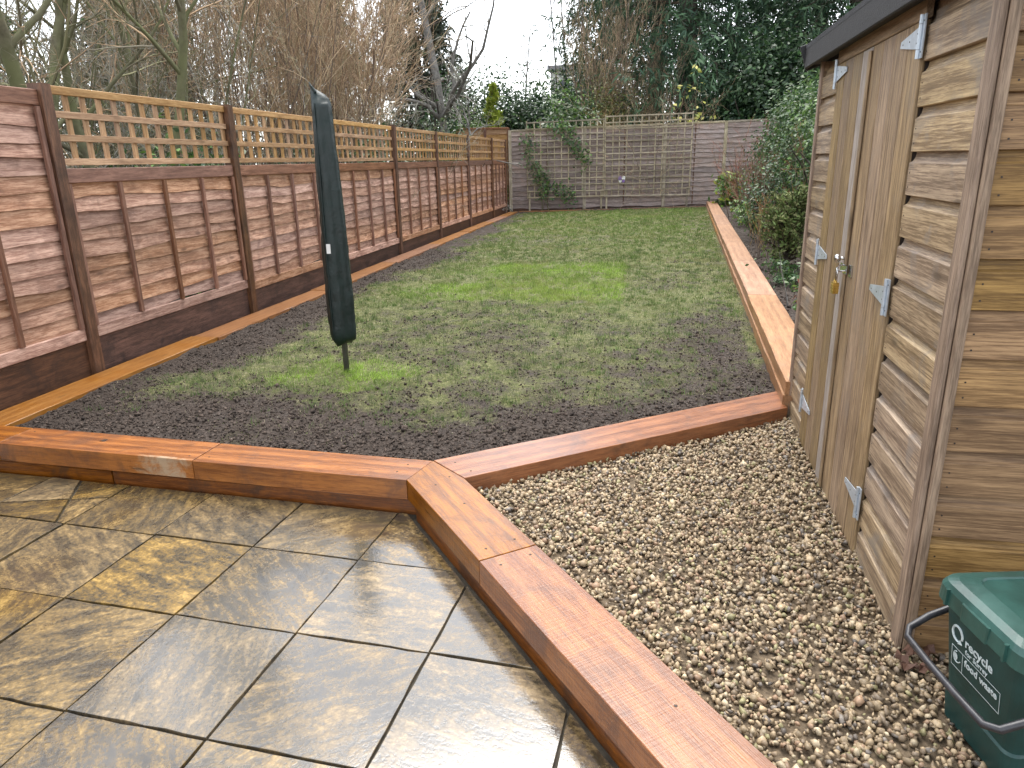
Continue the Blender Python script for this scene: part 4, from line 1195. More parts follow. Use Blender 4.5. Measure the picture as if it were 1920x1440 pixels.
# grass blades
def blades(N, box, hmin, hmax, wid, seed, clump=True):
    rng = np.random.default_rng(seed)
    x = rng.uniform(box[0], box[1], N); y = rng.uniform(box[2], box[3], N)
    c = cover(x, y) * in_lawn(x, y, -0.01)
    tuft = 0.12 + 0.88 * sstep(0.38, 0.68, 0.5 * vnoise(x, y, 0.06, 40) + 0.5 * vnoise(x, y, 0.2, 43))
    k = rng.random(N) < c * tuft
    x, y, c = x[k], y[k], c[k]; n = len(x)
    lu = lushness(x, y)
    z = lawn_z(x, y)
    h = rng.uniform(hmin, hmax, n) * (0.7 + 0.6 * lu) * (0.7 + 0.6 * vnoise(x, y, 0.12, 41))
    a = rng.uniform(0, 6.283, n); lean = rng.uniform(0.2, 1.3, n)
    d = np.stack([np.cos(a) * np.sin(lean), np.sin(a) * np.sin(lean), np.cos(lean)], -1)
    sd_ = np.stack([-np.sin(a + 0.7), np.cos(a + 0.7), np.zeros(n)], -1) * (wid * rng.uniform(0.6, 1.3, n))[:, None]
    b = np.stack([x, y, z - 0.003], -1)
    V = np.stack([b - sd_, b + sd_, b + d * h[:, None]], 1)
    F = np.arange(3 * n).reshape(n, 3)
    dull = np.array((0.142, 0.182, 0.052)); mid_ = np.array((0.165, 0.25, 0.05)); bright = np.array((0.26, 0.39, 0.06)); straw = np.array((0.42, 0.37, 0.24))
    t = lu[:, None]
    col = dull * (1 - t) + mid_ * t
    col = np.where(t > 0.45, mid_ + (bright - mid_) * np.clip((t - 0.45) / 0.4, 0, 1), col)
    st = (rng.random(n) < 0.30 * (1 - lu) + 0.06)[:, None]
    col = np.where(st, straw, col) * rng.uniform(0.6, 1.35, (n, 1)) * (0.75 + 0.5 * vnoise(x, y, 0.25, 44))[:, None]
    yel = sstep(0.5, 0.8, vnoise(x, y, 0.8, 45))[:, None]
    col = col * (1 - 0.35 * yel) + np.array((0.26, 0.25, 0.09)) * 0.35 * yel
    return V.reshape(-1, 3), F, col


def tufts(N, seed):
    """taller clumps standing out of the sward"""
    rng = np.random.default_rng(seed)
    x = rng.uniform(-3.6, 1.6, N); y = 3.6 + 17 * rng.random(N) ** 1.3
    k = (rng.random(N) < cover(x, y) * 1.1) & in_lawn(x, y, -0.06); x, y = x[k], y[k]
    m = 16; n = len(x) * m
    sz = np.repeat(rng.uniform(0.5, 1.2, len(x)), m)
    dark = np.repeat(rng.uniform(0.55, 1.15, len(x)), m)[:, None]
    X = np.repeat(x, m) + rng.normal(size=n) * 0.022 * sz; Y = np.repeat(y, m) + rng.normal(size=n) * 0.022 * sz
    a = rng.uniform(0, 6.283, n); lean = rng.uniform(0.1, 0.9, n); h = rng.uniform(0.03, 0.065, n) * sz
    d = np.stack([np.cos(a) * np.sin(lean), np.sin(a) * np.sin(lean), np.cos(lean)], -1)
    wd = 0.0016 + 0.00022 * np.maximum(Y - 4, 0)
    sd_ = np.stack([-np.sin(a), np.cos(a), np.zeros(n)], -1) * wd[:, None]
    b = np.stack([X, Y, lawn_z(X, Y) - 0.003], -1)
    lu = lushness(X, Y)[:, None]
    col = (np.array((0.11, 0.17, 0.05)) * (1 - lu) + np.array((0.20, 0.31, 0.06)) * lu) * dark * rng.uniform(0.75, 1.25, (n, 1))
    return np.stack([b - sd_, b + sd_, b + d * h[:, None]], 1).reshape(-1, 3), np.arange(3 * n).reshape(n, 3), col


parts = [blades(400000, (-3.7, 1.1, 3.2, 7.5), 0.014, 0.040, 0.0017, 61), blades(420000, (-3.7, 1.3, 7.5, 12.5), 0.016, 0.045, 0.0026, 62), blades(340000, (-3.7, 1.75, 12.5, 21.1), 0.018, 0.050, 0.0042, 63), tufts(9000, 64)]
o = 0; Vs, Fs, Ts = [], [], []
for V, F, T in parts:
    Vs.append(V); Fs.append(F + o); Ts.append(T); o += len(V)
tag(npobj('grass', np.concatenate(Vs), np.concatenate(Fs), M_BLADE, tint=np.concatenate(Ts)), 'short patchy grass growing through the muddy lawn', 'grass', kind='stuff')

rng = np.random.default_rng(8)
N = 110000
x = rng.uniform(-3.66, 1.0, N); y = 3.1 + 9 * rng.random(N) ** 1.6
k = (rng.random(N) > cover(x, y) * 1.25 + 0.08) & in_lawn(x, y, -0.01); x, y = x[k][:30000], y[k][:30000]
S = np.clip(rng.lognormal(math.log(0.0052), 0.5, len(x)), 0.002, 0.02)
xb = rng.uniform(0.95, 2.4, 5000); yb = rng.uniform(4.4, 12, 5000); kb = (xb > xr(yb) + 0.28); xb, yb = xb[kb], yb[kb]
Sb = np.clip(rng.lognormal(math.log(0.010), 0.5, len(xb)), 0.004, 0.03)
P = np.concatenate([np.stack([x, y, lawn_z(x, y) + S * 0.3], -1), np.stack([xb, yb, 0.235 + 0.10 * np.clip((yb - 4) / 17, 0, 1) + (vnoise(xb, yb, 0.12, 12) - 0.5) * 0.05 + (vnoise(xb, yb, 0.05, 13) - 0.5) * 0.03], -1)])
S = np.concatenate([S, Sb])
V, F, nf = chips(P, S * 1.15, -1, rng, 0.8, 4)
c = np.array((0.052, 0.039, 0.031)) * rng.uniform(0.35, 2.0, (len(P), 1))
c[rng.random(len(P)) < 0.003] = (0.26, 0.23, 0.19)
tag(npobj('soil_crumbs', V, F, M_CRUMB, tint=np.repeat(c, nf, 0)), 'dark crumbly soil lumps scattered round the lawn edge', 'soil', kind='stuff')


# ------------------------------------------------------------------ plants
def unit(v):
    return v / np.maximum(np.linalg.norm(v, axis=-1, keepdims=True), 1e-9)


def grow(S, D, L, R0, k, wob, trop, rng, tip=0.25, tropdir=(0, 0, 1)):
    n = len(S); P = np.zeros((n, k + 1, 3)); P[:, 0] = S; d = unit(D)
    td = np.array(tropdir)
    for i in range(k):
        d = unit(d + rng.normal(size=(n, 3)) * wob + td * trop)
        P[:, i + 1] = P[:, i] + d * (L / k)[:, None]
    Rr = R0[:, None] * np.linspace(1, tip, k + 1)[None]
    return P, Rr


def kids(P, Rr, L, m, ang, lf, rng, t0=0.2, rf=0.6, upb=0.0, rmin=0.002):
    n, k1, _ = P.shape
    t = rng.uniform(t0, 1.0, (n, m)) * (k1 - 1)
    i = np.minimum(t.astype(int), k1 - 2); fr_ = t - i
    r_ = np.arange(n)[:, None]
    S = P[r_, i] * (1 - fr_)[..., None] + P[r_, i + 1] * fr_[..., None]
    d = unit(P[r_, i + 1] - P[r_, i])
    q = rng.normal(size=d.shape); q[..., 2] += upb
    q = unit(q - (q * d).sum(-1, keepdims=True) * d)
    a = rng.uniform(ang * 0.6, ang * 1.4, (n, m))[..., None]
    D = d * np.cos(a) + q * np.sin(a)
    RR = np.maximum((Rr[r_, i] * (1 - fr_) + Rr[r_, i + 1] * fr_) * rf, rmin)
    LL = L[:, None] * lf * rng.uniform(0.5, 1.2, (n, m)) * (1.15 - 0.6 * t / (k1 - 1))
    return S.reshape(-1, 3), D.reshape(-1, 3), LL.ravel(), RR.ravel()


def tubes(P, Rr, sides):
    n, k1, _ = P.shape
    d = unit(P[:, -1] - P[:, 0]); ref = np.where(np.abs(d[:, 2:3]) > 0.8, np.array([[1.0, 0.2, 0]]), np.array([[0, 0.1, 1.0]]))
    u = unit(np.cross(d, ref)); v = np.cross(d, u)
    a = np.arange(sides) * 2 * math.pi / sides
    ring_ = u[:, None, None] * np.cos(a)[None, None, :, None] + v[:, None, None] * np.sin(a)[None, None, :, None]
    V = P[:, :, None] + ring_ * Rr[:, :, None, None]
    idx = np.arange(n * k1 * sides).reshape(n, k1, sides)
    A = idx[:, :-1]; B = idx[:, 1:]
    F = np.stack([A, np.roll(A, -1, 2), np.roll(B, -1, 2), B], -1).reshape(-1, 4)
    return V.reshape(-1, 3), F


def join(parts):
    o = 0; Vs, Fs, Ts = [], [], []
    for V, F, T in parts:
        Vs.append(V); Fs.append(F + o); Ts.append(T); o += len(V)
    return np.concatenate(Vs), np.concatenate(Fs), np.concatenate(Ts)


def tintup(n, cols, rng, lo=0.7, hi=1.25):
    cols = np.array(cols)
    return cols[rng.integers(0, len(cols), n)] * rng.uniform(lo, hi, (n, 1))


def bare(name, base, label, cat, H, r0, levels, bark_m, tw, seed, stems=1, spread=0.12, lean=(0, 0), group=None, wob=0.06, trop=0.04, k0=9, thin=1.0):
    """leafless tree or shrub: trunk (and main limbs) + twiggy crown. levels: (children, angle, length factor, segments, wobble, tropism)"""
    rng = np.random.default_rng(seed)
    root = empty(name, base, label, cat, group)
    S = np.tile(np.array(base, float), (stems, 1))
    S[:, :2] += rng.normal(size=(stems, 2)) * (0.0 if stems == 1 else r0 * 2.2 + 0.10)
    D = np.zeros((stems, 3)); D[:, 2] = 1; D[:, :2] = rng.normal(size=(stems, 2)) * spread + np.array(lean)
    L = H * (np.ones(1) if stems == 1 else rng.uniform(0.65, 1.1, stems)); R0 = r0 * (np.ones(1) if stems == 1 else rng.uniform(0.5, 1.1, stems))
    P, Rr = grow(S, D, L, R0, k0, wob, trop, rng, 0.22)
    trunk = [tubes(P, Rr, 7 if r0 > 0.03 else 4)]
    crown = []
    for li, (m, ang, lf, k, wb, tp) in enumerate(levels):
        S, D, L2, R2 = kids(P, Rr, L, m, ang, lf, rng, 0.18 if li else 0.22, 0.58, 0.3, 0.0022 * thin)
        P, Rr = grow(S, D, L2, R2, k, wb, tp, rng, 0.3); L = L2
        V, F = tubes(P, Rr, 5 if li == 0 else 3)
        if li == 0 and len(levels) > 1 and r0 > 0.05: trunk.append((V, F))
        else: crown.append((V, F, np.repeat(tintup(len(P), tw, rng), len(F) // len(P), 0)))
    tV, tF, _ = join([(V, F, np.zeros((len(F), 3))) for V, F in trunk])
    npobj('trunk', tV, tF, bark_m, root, smooth=True)
    V, F, T = join(crown)
    npobj('crown', V, F, M_TWIG, root, tint=T)
    return root, P


def leafquads(C, Nrm, size, rng, aspect=0.5, droop=0.0):
    n = len(C)
    nr = unit(Nrm + rng.normal(size=(n, 3)) * 0.55)
    ax = rng.normal(size=(n, 3)); ax[:, 2] -= droop
    ax = unit(ax - (ax * nr).sum(1, keepdims=True) * nr); sdv = np.cross(nr, ax)
    s = (size * rng.uniform(0.6, 1.3, n))[:, None]
    V = np.stack([C - ax * s, C + sdv * s * aspect + nr * s * 0.12, C + ax * s, C - sdv * s * aspect + nr * s * 0.12], 1)
    return V.reshape(-1, 3), np.arange(4 * n).reshape(n, 4)


def leafy(name, base, label, cat, rad, seed, n, size, cols, group=None, clumps=40, aspect=0.5, stems=6, csize=0.28, hollow=0.55, trunk_m=None, droop=0.3, squash=None):
    """evergreen shrub: stems + crown of separate leaves in uneven clumps"""
    rng = np.random.default_rng(seed)
    root = empty(name, base, label, cat, group)
    rx, ry, rz_ = rad; c0 = np.array(base) + np.array([0, 0, rz_])
    S = np.tile(np.array(base, float), (stems, 1)); S[:, :2] += rng.normal(size=(stems, 2)) * rx * 0.15
    D = rng.normal(size=(stems, 3)) * 0.35; D[:, 2] = 1
    P, Rr = grow(S, D, np.full(stems, rz_ * 1.5), np.full(stems, 0.012 + 0.012 * rz_), 6, 0.12, 0.05, rng)
    V, F = tubes(P, Rr, 5)
    npobj('trunk', V, F, trunk_m or M_BARK_DARK, root, smooth=True)
    d = unit(rng.normal(size=(clumps, 3))); rr_ = rng.uniform(hollow, 1.0, (clumps, 1)) * (1 + rng.normal(size=(clumps, 1)) * 0.12)
    cc = d * rr_ * np.array([rx, ry, rz_]); cc[:, 2] = np.maximum(cc[:, 2], -rz_ * 0.95)
    which = rng.integers(0, clumps, n)
    cs = csize * rng.uniform(0.6, 1.3, clumps)
    off = rng.normal(size=(n, 3)) * cs[which][:, None] * np.array([rx, ry, rz_ * 0.8])
    C = cc[which] + off
    Nrm = unit(C / np.array([rx, ry, rz_]) * 0.9 + np.array([0, 0, 0.7]))
    V, F = leafquads(C + c0, Nrm, size, rng, aspect, droop)
    ct = rng.uniform(0.7, 1.2, (clumps, 1))[which]
    T = tintup(n, cols, rng, 0.75, 1.2) * ct
    npobj('crown', V, F, M_LEAF, root, tint=T)
    return root


def conifer(name, base, label, H, rad, seed, cols, nb=170, group=None, bare_to=0.04, taper=0.8, droop=0.30, sub=12, spr=7, size=0.17, wide=0.28):
    """evergreen conifer: trunk, tiers of drooping boughs, flat sprays along them"""
    rng = np.random.default_rng(seed)
    root = empty(name, base, label, 'tree', group)
    P, Rr = grow(np.array([base], float), np.array([[0, 0, 1.0]]), np.array([H]), np.array([0.03 * H + 0.02]), 10, 0.02, 0.03, rng, 0.08)
    V, F = tubes(P, Rr, 7); npobj('trunk', V, F, M_BARK_DARK, root, smooth=True)
    t = rng.uniform(bare_to, 1.0, nb) ** 0.9
    S = np.stack([np.interp(t * 10, np.arange(11), P[0, :, q]) for q in range(3)], -1)
    a = rng.uniform(0, 6.283, nb)
    D = np.stack([np.cos(a), np.sin(a), np.full(nb, 0.35)], -1)
    L = rad * (1 - taper * t) * rng.uniform(0.65, 1.15, nb) * np.minimum(1, 0.55 + t * 2.2)
    P, Rr = grow(S, D, L, np.full(nb, 0.02), 6, 0.10, -droop * 0.45, rng, 0.2)
    V, F = tubes(P, Rr, 3)
    cr = [(V, F, np.tile(np.array([[0.06, 0.045, 0.03]]), (len(F), 1)))]
    S, D, L2, R2 = kids(P, Rr, L, sub, 0.9, 0.42, rng, 0.25, 0.5, 0.0)
    P2, Rr2 = grow(S, D, L2, R2, 3, 0.12, -droop * 0.6, rng)
    tt = rng.uniform(0, 3, (len(P2), spr)); i = np.minimum(tt.astype(int), 2); fr_ = (tt - i)[..., None]; r_ = np.arange(len(P2))[:, None]
    C = (P2[r_, i] * (1 - fr_) + P2[r_, i + 1] * fr_).reshape(-1, 3)
    d = unit((P2[r_, i + 1] - P2[r_, i]).reshape(-1, 3) + rng.normal(size=(len(C), 3)) * 0.55 + np.array([0, 0, -droop]))
    sdv = unit(np.cross(d, rng.normal(size=(len(C), 3))))
    s = (size * rng.uniform(0.6, 1.4, len(C)))[:, None]
    V = np.stack([C - d * s * 0.2, C + sdv * s * wide + d * s * 0.35, C + d * s, C - sdv * s * wide + d * s * 0.35], 1).reshape(-1, 3)
    F = np.arange(len(V)).reshape(-1, 4)
    bt = np.repeat(rng.uniform(0.7, 1.25, nb), sub * spr)[:, None]
    cr.append((V, F, tintup(len(F), cols, rng, 0.75, 1.25) * bt))
    V, F, T = join(cr)
    npobj('crown', V, F, M_CONIFER, root, tint=T)
    return root


GZ = -0.16
TW_GREEN = [(0.24, 0.23, 0.13), (0.18, 0.17, 0.11), (0.29, 0.26, 0.19)]
TW_BROWN = [(0.46, 0.32, 0.20), (0.36, 0.25, 0.16), (0.56, 0.43, 0.29), (0.27, 0.185, 0.125), (0.34, 0.29, 0.18)]
TW_GREY = [(0.32, 0.31, 0.27), (0.20, 0.19, 0.165), (0.42, 0.41, 0.36)]
TW_DARK = [(0.12, 0.085, 0.065), (0.17, 0.125, 0.10)]
DKGREEN = [(0.030, 0.068, 0.026), (0.046, 0.092, 0.034), (0.024, 0.055, 0.028)]
CONGREEN = [(0.042, 0.085, 0.042), (0.066, 0.118, 0.060), (0.032, 0.068, 0.040)]
MDGREEN = [(0.045, 0.10, 0.03), (0.07, 0.135, 0.04), (0.035, 0.075, 0.03), (0.10, 0.15, 0.055)]
LTGREEN = [(0.12, 0.22, 0.05), (0.16, 0.27, 0.07), (0.08, 0.16, 0.045)]
YGREEN = [(0.27, 0.33, 0.035), (0.20, 0.27, 0.035), (0.34, 0.38, 0.07)]

# bare trees beyond the left fence: algae-green stems
lv = [(11, 0.75, 0.42, 7, 0.13, 0.05), (9, 0.7, 0.5, 5, 0.14, 0.03), (6, 0.7, 0.5, 3, 0.18, 0.02), (3, 0.7, 0.6, 2, 0.18, 0.0)]
for q, (x, y, h, r_, lab, ln, sd_) in enumerate([
        (-7.5, 7.8, 7.5, 0.085, 'leafless tree with slim pale green stem farthest along the fence end', (0.05, 0), 101),
        (-6.45, 7.1, 7.0, 0.10, 'leafless tree with thick forked greenish trunk behind plain fence panel', (-0.06, 0.0), 102),
        (-7.4, 8.7, 7.0, 0.05, 'thin leaning leafless sapling between two greenish trunks', (0.1, 0), 103),
        (-6.9, 8.6, 7.5, 0.075, 'leafless tree with kinked greenish trunk behind first trellis', (-0.10, 0), 104),
        (-6.35, 8.25, 7.5, 0.075, 'leafless tree with straight green trunk rising behind first trellis', (0.02, 0), 105),
        (-7.2, 9.9, 7.5, 0.055, 'slim leafless tree with tangled side shoots behind first trellis', (0.03, 0), 106),
        (-9.3, 10.4, 8.0, 0.09, 'leafless tree set back behind the greenish trunks', (0, 0), 107)]):
    bare('bare_tree', (x, y, GZ), lab, 'tree', h, r_, lv, M_BARK_GREEN, TW_GREEN + TW_BROWN[:1], sd_, lean=ln, group='bare trees beyond the fence', wob=0.09)
# brown shooting thickets
lt = [(9, 0.42, 0.45, 4, 0.12, 0.05), (7, 0.5, 0.5, 3, 0.15, 0.03), (3, 0.55, 0.55, 2, 0.16, 0.0)]
lt2 = [(8, 0.8, 0.45, 6, 0.17, 0.03), (7, 0.8, 0.5, 4, 0.18, 0.0), (4, 0.8, 0.5, 2, 0.18, 0.0)]
for q, (x, y, h, st, lab, sd_) in enumerate([
        (-7.6, 11.2, 6.0, 15, 'tangled grey green leafless thicket behind the first trellised panel', 201),
        (-7.3, 12.6, 6.6, 17, 'tan upright leafless shoots behind the second trellised panel', 202),
        (-6.8, 13.6, 7.2, 18, 'dense tan leafless shoots rising behind the clothes airer', 203),
        (-6.6, 15.2, 7.2, 18, 'dense brown leafless shoots right of the clothes airer', 204),
        (-6.5, 16.6, 6.6, 16, 'reddish brown leafless shoots beside the lichen covered apple tree', 205)]):
    tang = q == 0
    bare('bare_shrub', (x, y, GZ), lab, 'shrub', h, 0.03 if tang else 0.024, lt2 if tang else lt, M_BARK_GREEN if tang else M_BARK_BROWN, (TW_GREEN + TW_GREY + TW_BROWN[:1]) if tang else TW_BROWN, sd_, stems=st, spread=0.3 if tang else 0.17, thin=1.4 if tang else 2.3, group='brown thickets beyond the fence', wob=0.05, trop=0.03)


def copy_plant(src, loc, rz_, sc, label):
    """another plant of the same kind, turned and scaled; shares mesh data"""
    o = src.copy(); COL.objects.link(o)
    M = Matrix.Translation(loc) @ Matrix.Rotation(rz_, 4, 'Z') @ Matrix.Scale(sc, 4)
    o.matrix_basis = M; WM[o.name] = M; o['label'] = label
    for ch in src.children:
        c = ch.copy(); COL.objects.link(c); c.parent = o
    return o


THK = [o for o in COL.objects if o.name.startswith('bare_shrub') and o.type == 'EMPTY']
TRE = [o for o in COL.objects if o.name.startswith('bare_tree') and o.type == 'EMPTY']
for src, loc, a_, sc, lab in [
        (THK[0], (-9.6, 12.5, GZ), 1.2, 1.15, 'grey green leafless thicket set back behind the greenish trunks'),
        (THK[1], (-9.9, 14.6, GZ), 2.5, 1.2, 'tan leafless thicket set back behind the first trellis'),
        (THK[2], (-9.4, 16.6, GZ), 4.0, 1.15, 'tan leafless thicket set back behind the clothes airer'),
        (THK[3], (-8.8, 18.6, GZ), 0.7, 1.15, 'brown leafless thicket set back right of the airer'),
        (THK[4], (-8.0, 20.2, GZ), 3.1, 1.1, 'reddish leafless thicket behind the lichen covered apple tree'),
        (THK[0], (-8.4, 9.2, GZ), 5.0, 0.9, 'grey green leafless thicket among the greenish trunks'),
        (THK[0], (-10.6, 9.8, GZ), 2.0, 1.1, 'leafless thicket behind the plain fence panel')]:
    copy_plant(src, loc, a_, sc, lab)
for src, loc, a_, sc, lab in [
        (TRE[3], (-11.5, 15.0, GZ), 1.0, 1.25, 'tall leafless tree deep behind the tan shoots'),
        (TRE[5], (-12.5, 19.5, GZ), 2.2, 1.35, 'tall leafless tree standing behind the clothes airer thicket'),
        (TRE[1], (-10.5, 22.5, GZ), 3.0, 1.2, 'tall leafless tree left of the grey green conifer'),
        (TRE[4], (-10.6, 11.3, GZ), 4.4, 1.1, 'leafless tree back between thicket and greenish trunks')]:
    copy_plant(src, loc, a_, sc, lab)
lw = [(7, 0.7, 0.4, 5, 0.16, 0.02), (5, 0.7, 0.5, 4, 0.18, 0.0), (3, 0.7, 0.5, 3, 0.18, 0.0)]
for q, (x, y, h, lab, sd_) in enumerate([(-5.6, 9.6, 3.2, 'low grey tangle of twigs against the first trellis', 211), (-5.4, 12.3, 3.0, 'low tangle of twigs against the trellis behind airer', 212), (-5.3, 15.2, 3.1, 'low tangle of twigs against the third trellis', 213)]):
    bare('twiggy_bush', (x, y, GZ), lab, 'shrub', h, 0.016, lw, M_BARK_GREEN, TW_GREEN + TW_GREY, sd_, stems=12, spread=0.3, group='low twiggy bushes', wob=0.12, trop=0.02)
# lichen apple tree and the tall old tree
la = [(9, 1.0, 0.62, 9, 0.24, 0.0), (7, 0.8, 0.42, 6, 0.22, 0.03), (6, 0.8, 0.45, 4, 0.22, 0.0), (3, 0.8, 0.5, 3, 0.2, 0.0)]
bare('apple_tree', (-5.8, 19.0, GZ), 'gnarled grey lichen covered apple tree beyond the fence', 'tree', 5.4, 0.14, la, M_BARK_GREY, TW_GREY, 301, lean=(-0.22, 0), wob=0.12)
bare('apple_tree', (-5.6, 20.6, GZ), 'low spreading grey apple tree near the trellised corner', 'tree', 3.4, 0.09, la, M_BARK_GREY, TW_GREY, 305, lean=(0.1, 0), wob=0.14)
lb = [(12, 1.15, 0.30, 8, 0.22, 0.01), (6, 0.8, 0.42, 5, 0.22, 0.0), (4, 0.8, 0.5, 3, 0.2, 0.0)]
bare('tall_tree', (-6.0, 22.6, GZ), 'tall leafless tree with thick lichen spotted trunk and crooked branches', 'tree', 12.5, 0.17, lb, M_BARK_GREY, TW_GREY, 303, lean=(0.05, 0), wob=0.035, k0=12)
bare('tall_tree', (-6.7, 23.4, GZ), 'slender straight leafless trunk beside the thick lichen spotted tree', 'tree', 11.0, 0.07, lb, M_BARK_DARK, TW_GREY, 304, wob=0.03)
# far bare trees against the sky
lf_ = [(26, 0.75, 0.24, 5, 0.07, 0.05), (7, 0.6, 0.42, 4, 0.1, 0.02), (5, 0.6, 0.5, 3, 0.1, 0.0)]
bare('far_tree', (-10.4, 60, GZ), 'faint pointed leafless tree far off against white sky', 'tree', 11.5, 0.14, lf_, M_BARK_GREY, TW_GREY, 401, wob=0.02, thin=3)
bare('far_tree', (-13.4, 64, GZ), 'faint bushy leafless tree far off beside the pointed one', 'tree', 8.0, 0.12, lf_, M_BARK_GREY, TW_GREY, 402, wob=0.03, thin=3)
ls_ = [(8, 0.42, 0.42, 6, 0.06, 0.05), (5, 0.5, 0.45, 4, 0.08, 0.02), (3, 0.5, 0.5, 3, 0.1, 0)]
bare('sapling_clump', (-2.9, 30, GZ), 'clump of tall straight leafless saplings in front of house', 'tree', 11.0, 0.055, ls_, M_BARK_GREY, TW_DARK, 403, stems=7, spread=0.15, wob=0.025, thin=1.5)
bare('sapling_clump', (-1.6, 33, GZ), 'slender leafless saplings leaning beside the brown willow', 'tree', 12.0, 0.05, ls_, M_BARK_GREY, TW_DARK, 404, stems=5, spread=0.12, wob=0.025, thin=1.5)
lw2 = [(10, 0.35, 0.4, 5, 0.08, 0.04), (6, 0.5, 0.42, 3, 0.11, 0.0), (3, 0.5, 0.5, 2, 0.12, -0.03)]
bare('brown_willow', (-1.35, 26.0, GZ), 'fine brown twigged willow rising beside the dark conifer', 'shrub', 7.8, 0.03, lw2, M_BARK_BROWN, TW_BROWN, 405, stems=24, spread=0.19, wob=0.05, thin=1.5)
bare('brown_willow', (-0.2, 25.2, GZ), 'shorter brown twigged willow in front of dark conifer', 'shrub', 5.2, 0.026, lw2, M_BARK_BROWN, TW_BROWN + TW_GREEN, 406, stems=20, spread=0.16, wob=0.05, thin=1.5)
bare('broom_shrub', (-1.5, 23.4, GZ), 'orange brown broomy shrub above the trellis', 'shrub', 3.4, 0.014, lw2, M_BARK_BROWN, [(0.36, 0.22, 0.09), (0.28, 0.17, 0.08), (0.24, 0.20, 0.08)], 407, stems=16, spread=0.16, wob=0.05)
bare('bramble', (0.2, 22.0, GZ), 'brown bramble stems spilling over the broken trellis', 'shrub', 3.5, 0.010, [(7, 0.8, 0.4, 5, 0.2, -0.04), (5, 0.8, 0.5, 4, 0.2, -0.05)], M_BARK_BROWN, TW_BROWN, 408, stems=26, spread=0.32, wob=0.14, trop=-0.02)
# evergreens
leafy('laurel', (-6.1, 26.0, GZ), 'dull green laurel behind the old apple tree', 'shrub', (1.7, 1.3, 2.2), 501, 15000, 0.075, MDGREEN + DKGREEN, clumps=60, group='evergreens past the garden end')
leafy('laurel', (-4.4, 27.0, GZ), 'dark green rounded laurel beneath the far trees', 'shrub', (1.7, 1.5, 2.3), 502, 16000, 0.075, DKGREEN + MDGREEN[:1], clumps=60, group='evergreens past the garden end')
leafy('laurel', (-2.9, 28.5, GZ), 'olive green laurel below the white house', 'shrub', (1.6, 1.4, 2.2), 503, 14000, 0.08, MDGREEN, clumps=60, group='evergreens past the garden end')
conifer('golden_conifer', (-4.75, 23.3, GZ), 'bright yellow green conifer beyond the fence corner', 3.9, 1.0, 504, YGREEN, nb=110, sub=9, spr=7, size=0.12, droop=-0.5, taper=0.85, wide=0.2)
leafy('pale_shrub', (-5.4, 22.9, GZ), 'pale green leafy shrub left of the golden conifer', 'shrub', (0.85, 0.7, 1.45), 505, 8000, 0.05, LTGREEN + [(0.22, 0.27, 0.12)], clumps=40)
leafy('viburnum', (-2.45, 22.3, GZ), 'glossy green shrub with pale flower heads over the trellis', 'shrub', (0.95, 0.6, 1.65), 506, 9000, 0.06, MDGREEN + LTGREEN[:2] + [(0.5, 0.52, 0.42)], clumps=45)
leafy('olive_shrub', (-1.4, 24.6, GZ), 'olive yellow shrub below the leafless saplings', 'shrub', (1.1, 0.9, 1.9), 507, 11000, 0.05, [(0.15, 0.18, 0.05), (0.10, 0.13, 0.04), (0.20, 0.19, 0.06)], clumps=45)
conifer('dark_conifer', (1.2, 28.5, GZ), 'huge dark green conifer with drooping sprays behind weathered fence', 15, 7.6, 510, CONGREEN, nb=360, sub=13, spr=10, size=0.27, droop=0.42, taper=0.75, wide=0.10)
conifer('dark_conifer', (6.6, 27.5, GZ), 'huge dark green conifer standing nearest the shed roof', 14, 6.4, 511, CONGREEN, nb=300, sub=12, spr=11, size=0.27, droop=0.42, taper=0.7, wide=0.10)
leafy('ivy_mass', (4.2, 24.5, GZ), 'dark ivy covered mass in front of the big conifers', 'shrub', (1.9, 1.5, 2.6), 512, 17000, 0.085, DKGREEN + MDGREEN[:1], clumps=70)
leafy('ivy_mass', (2.4, 24.0, GZ), 'dark glossy shrub behind the yellow leaved stalks', 'shrub', (1.3, 1.0, 1.9), 513, 14000, 0.07, DKGREEN, clumps=50)
conifer('background_conifer', (-9.3, 30.5, GZ), 'grey green ivy clad conifer behind the apple tree', 12, 2.6, 520, [(0.05, 0.07, 0.045), (0.07, 0.085, 0.055)], nb=190, sub=12, spr=10, size=0.26, droop=0.3, taper=0.6, wide=0.12)
conifer('background_conifer', (-12.5, 27.0, GZ), 'dark conifer half hidden behind tan shoots', 11, 2.8, 521, MDGREEN + DKGREEN, nb=190, sub=12, spr=10, size=0.28, taper=0.6, wide=0.12)
conifer('background_conifer', (-16.5, 23.0, GZ), 'dark conifer glimpsed through the brown thicket', 7.0, 3.2, 522, MDGREEN + DKGREEN, nb=190, sub=12, spr=10, size=0.28, taper=0.6, wide=0.12)
conifer('background_conifer', (-18.5, 17.5, GZ), 'green conifer glimpsed between the greenish trunks', 9, 3.2, 523, MDGREEN, nb=190, sub=12, spr=10, size=0.28, taper=0.6, wide=0.12)
leafy('background_hedge', (-13.5, 13.0, GZ), 'dark hedge behind the greenish trunks', 'shrub', (2.2, 3.0, 1.7), 524, 10000, 0.09, DKGREEN + MDGREEN, clumps=60)
leafy('background_hedge', (-12.5, 18.5, GZ), 'dark hedge behind the tan shoots', 'shrub', (2.2, 3.0, 1.6), 525, 10000, 0.09, DKGREEN + MDGREEN, clumps=60)
leafy('background_hedge', (-9.5, 22.5, GZ), 'low dark hedge behind the apple trees', 'shrub', (2.2, 2.0, 1.5), 526, 10000, 0.08, DKGREEN + MDGREEN, clumps=60)
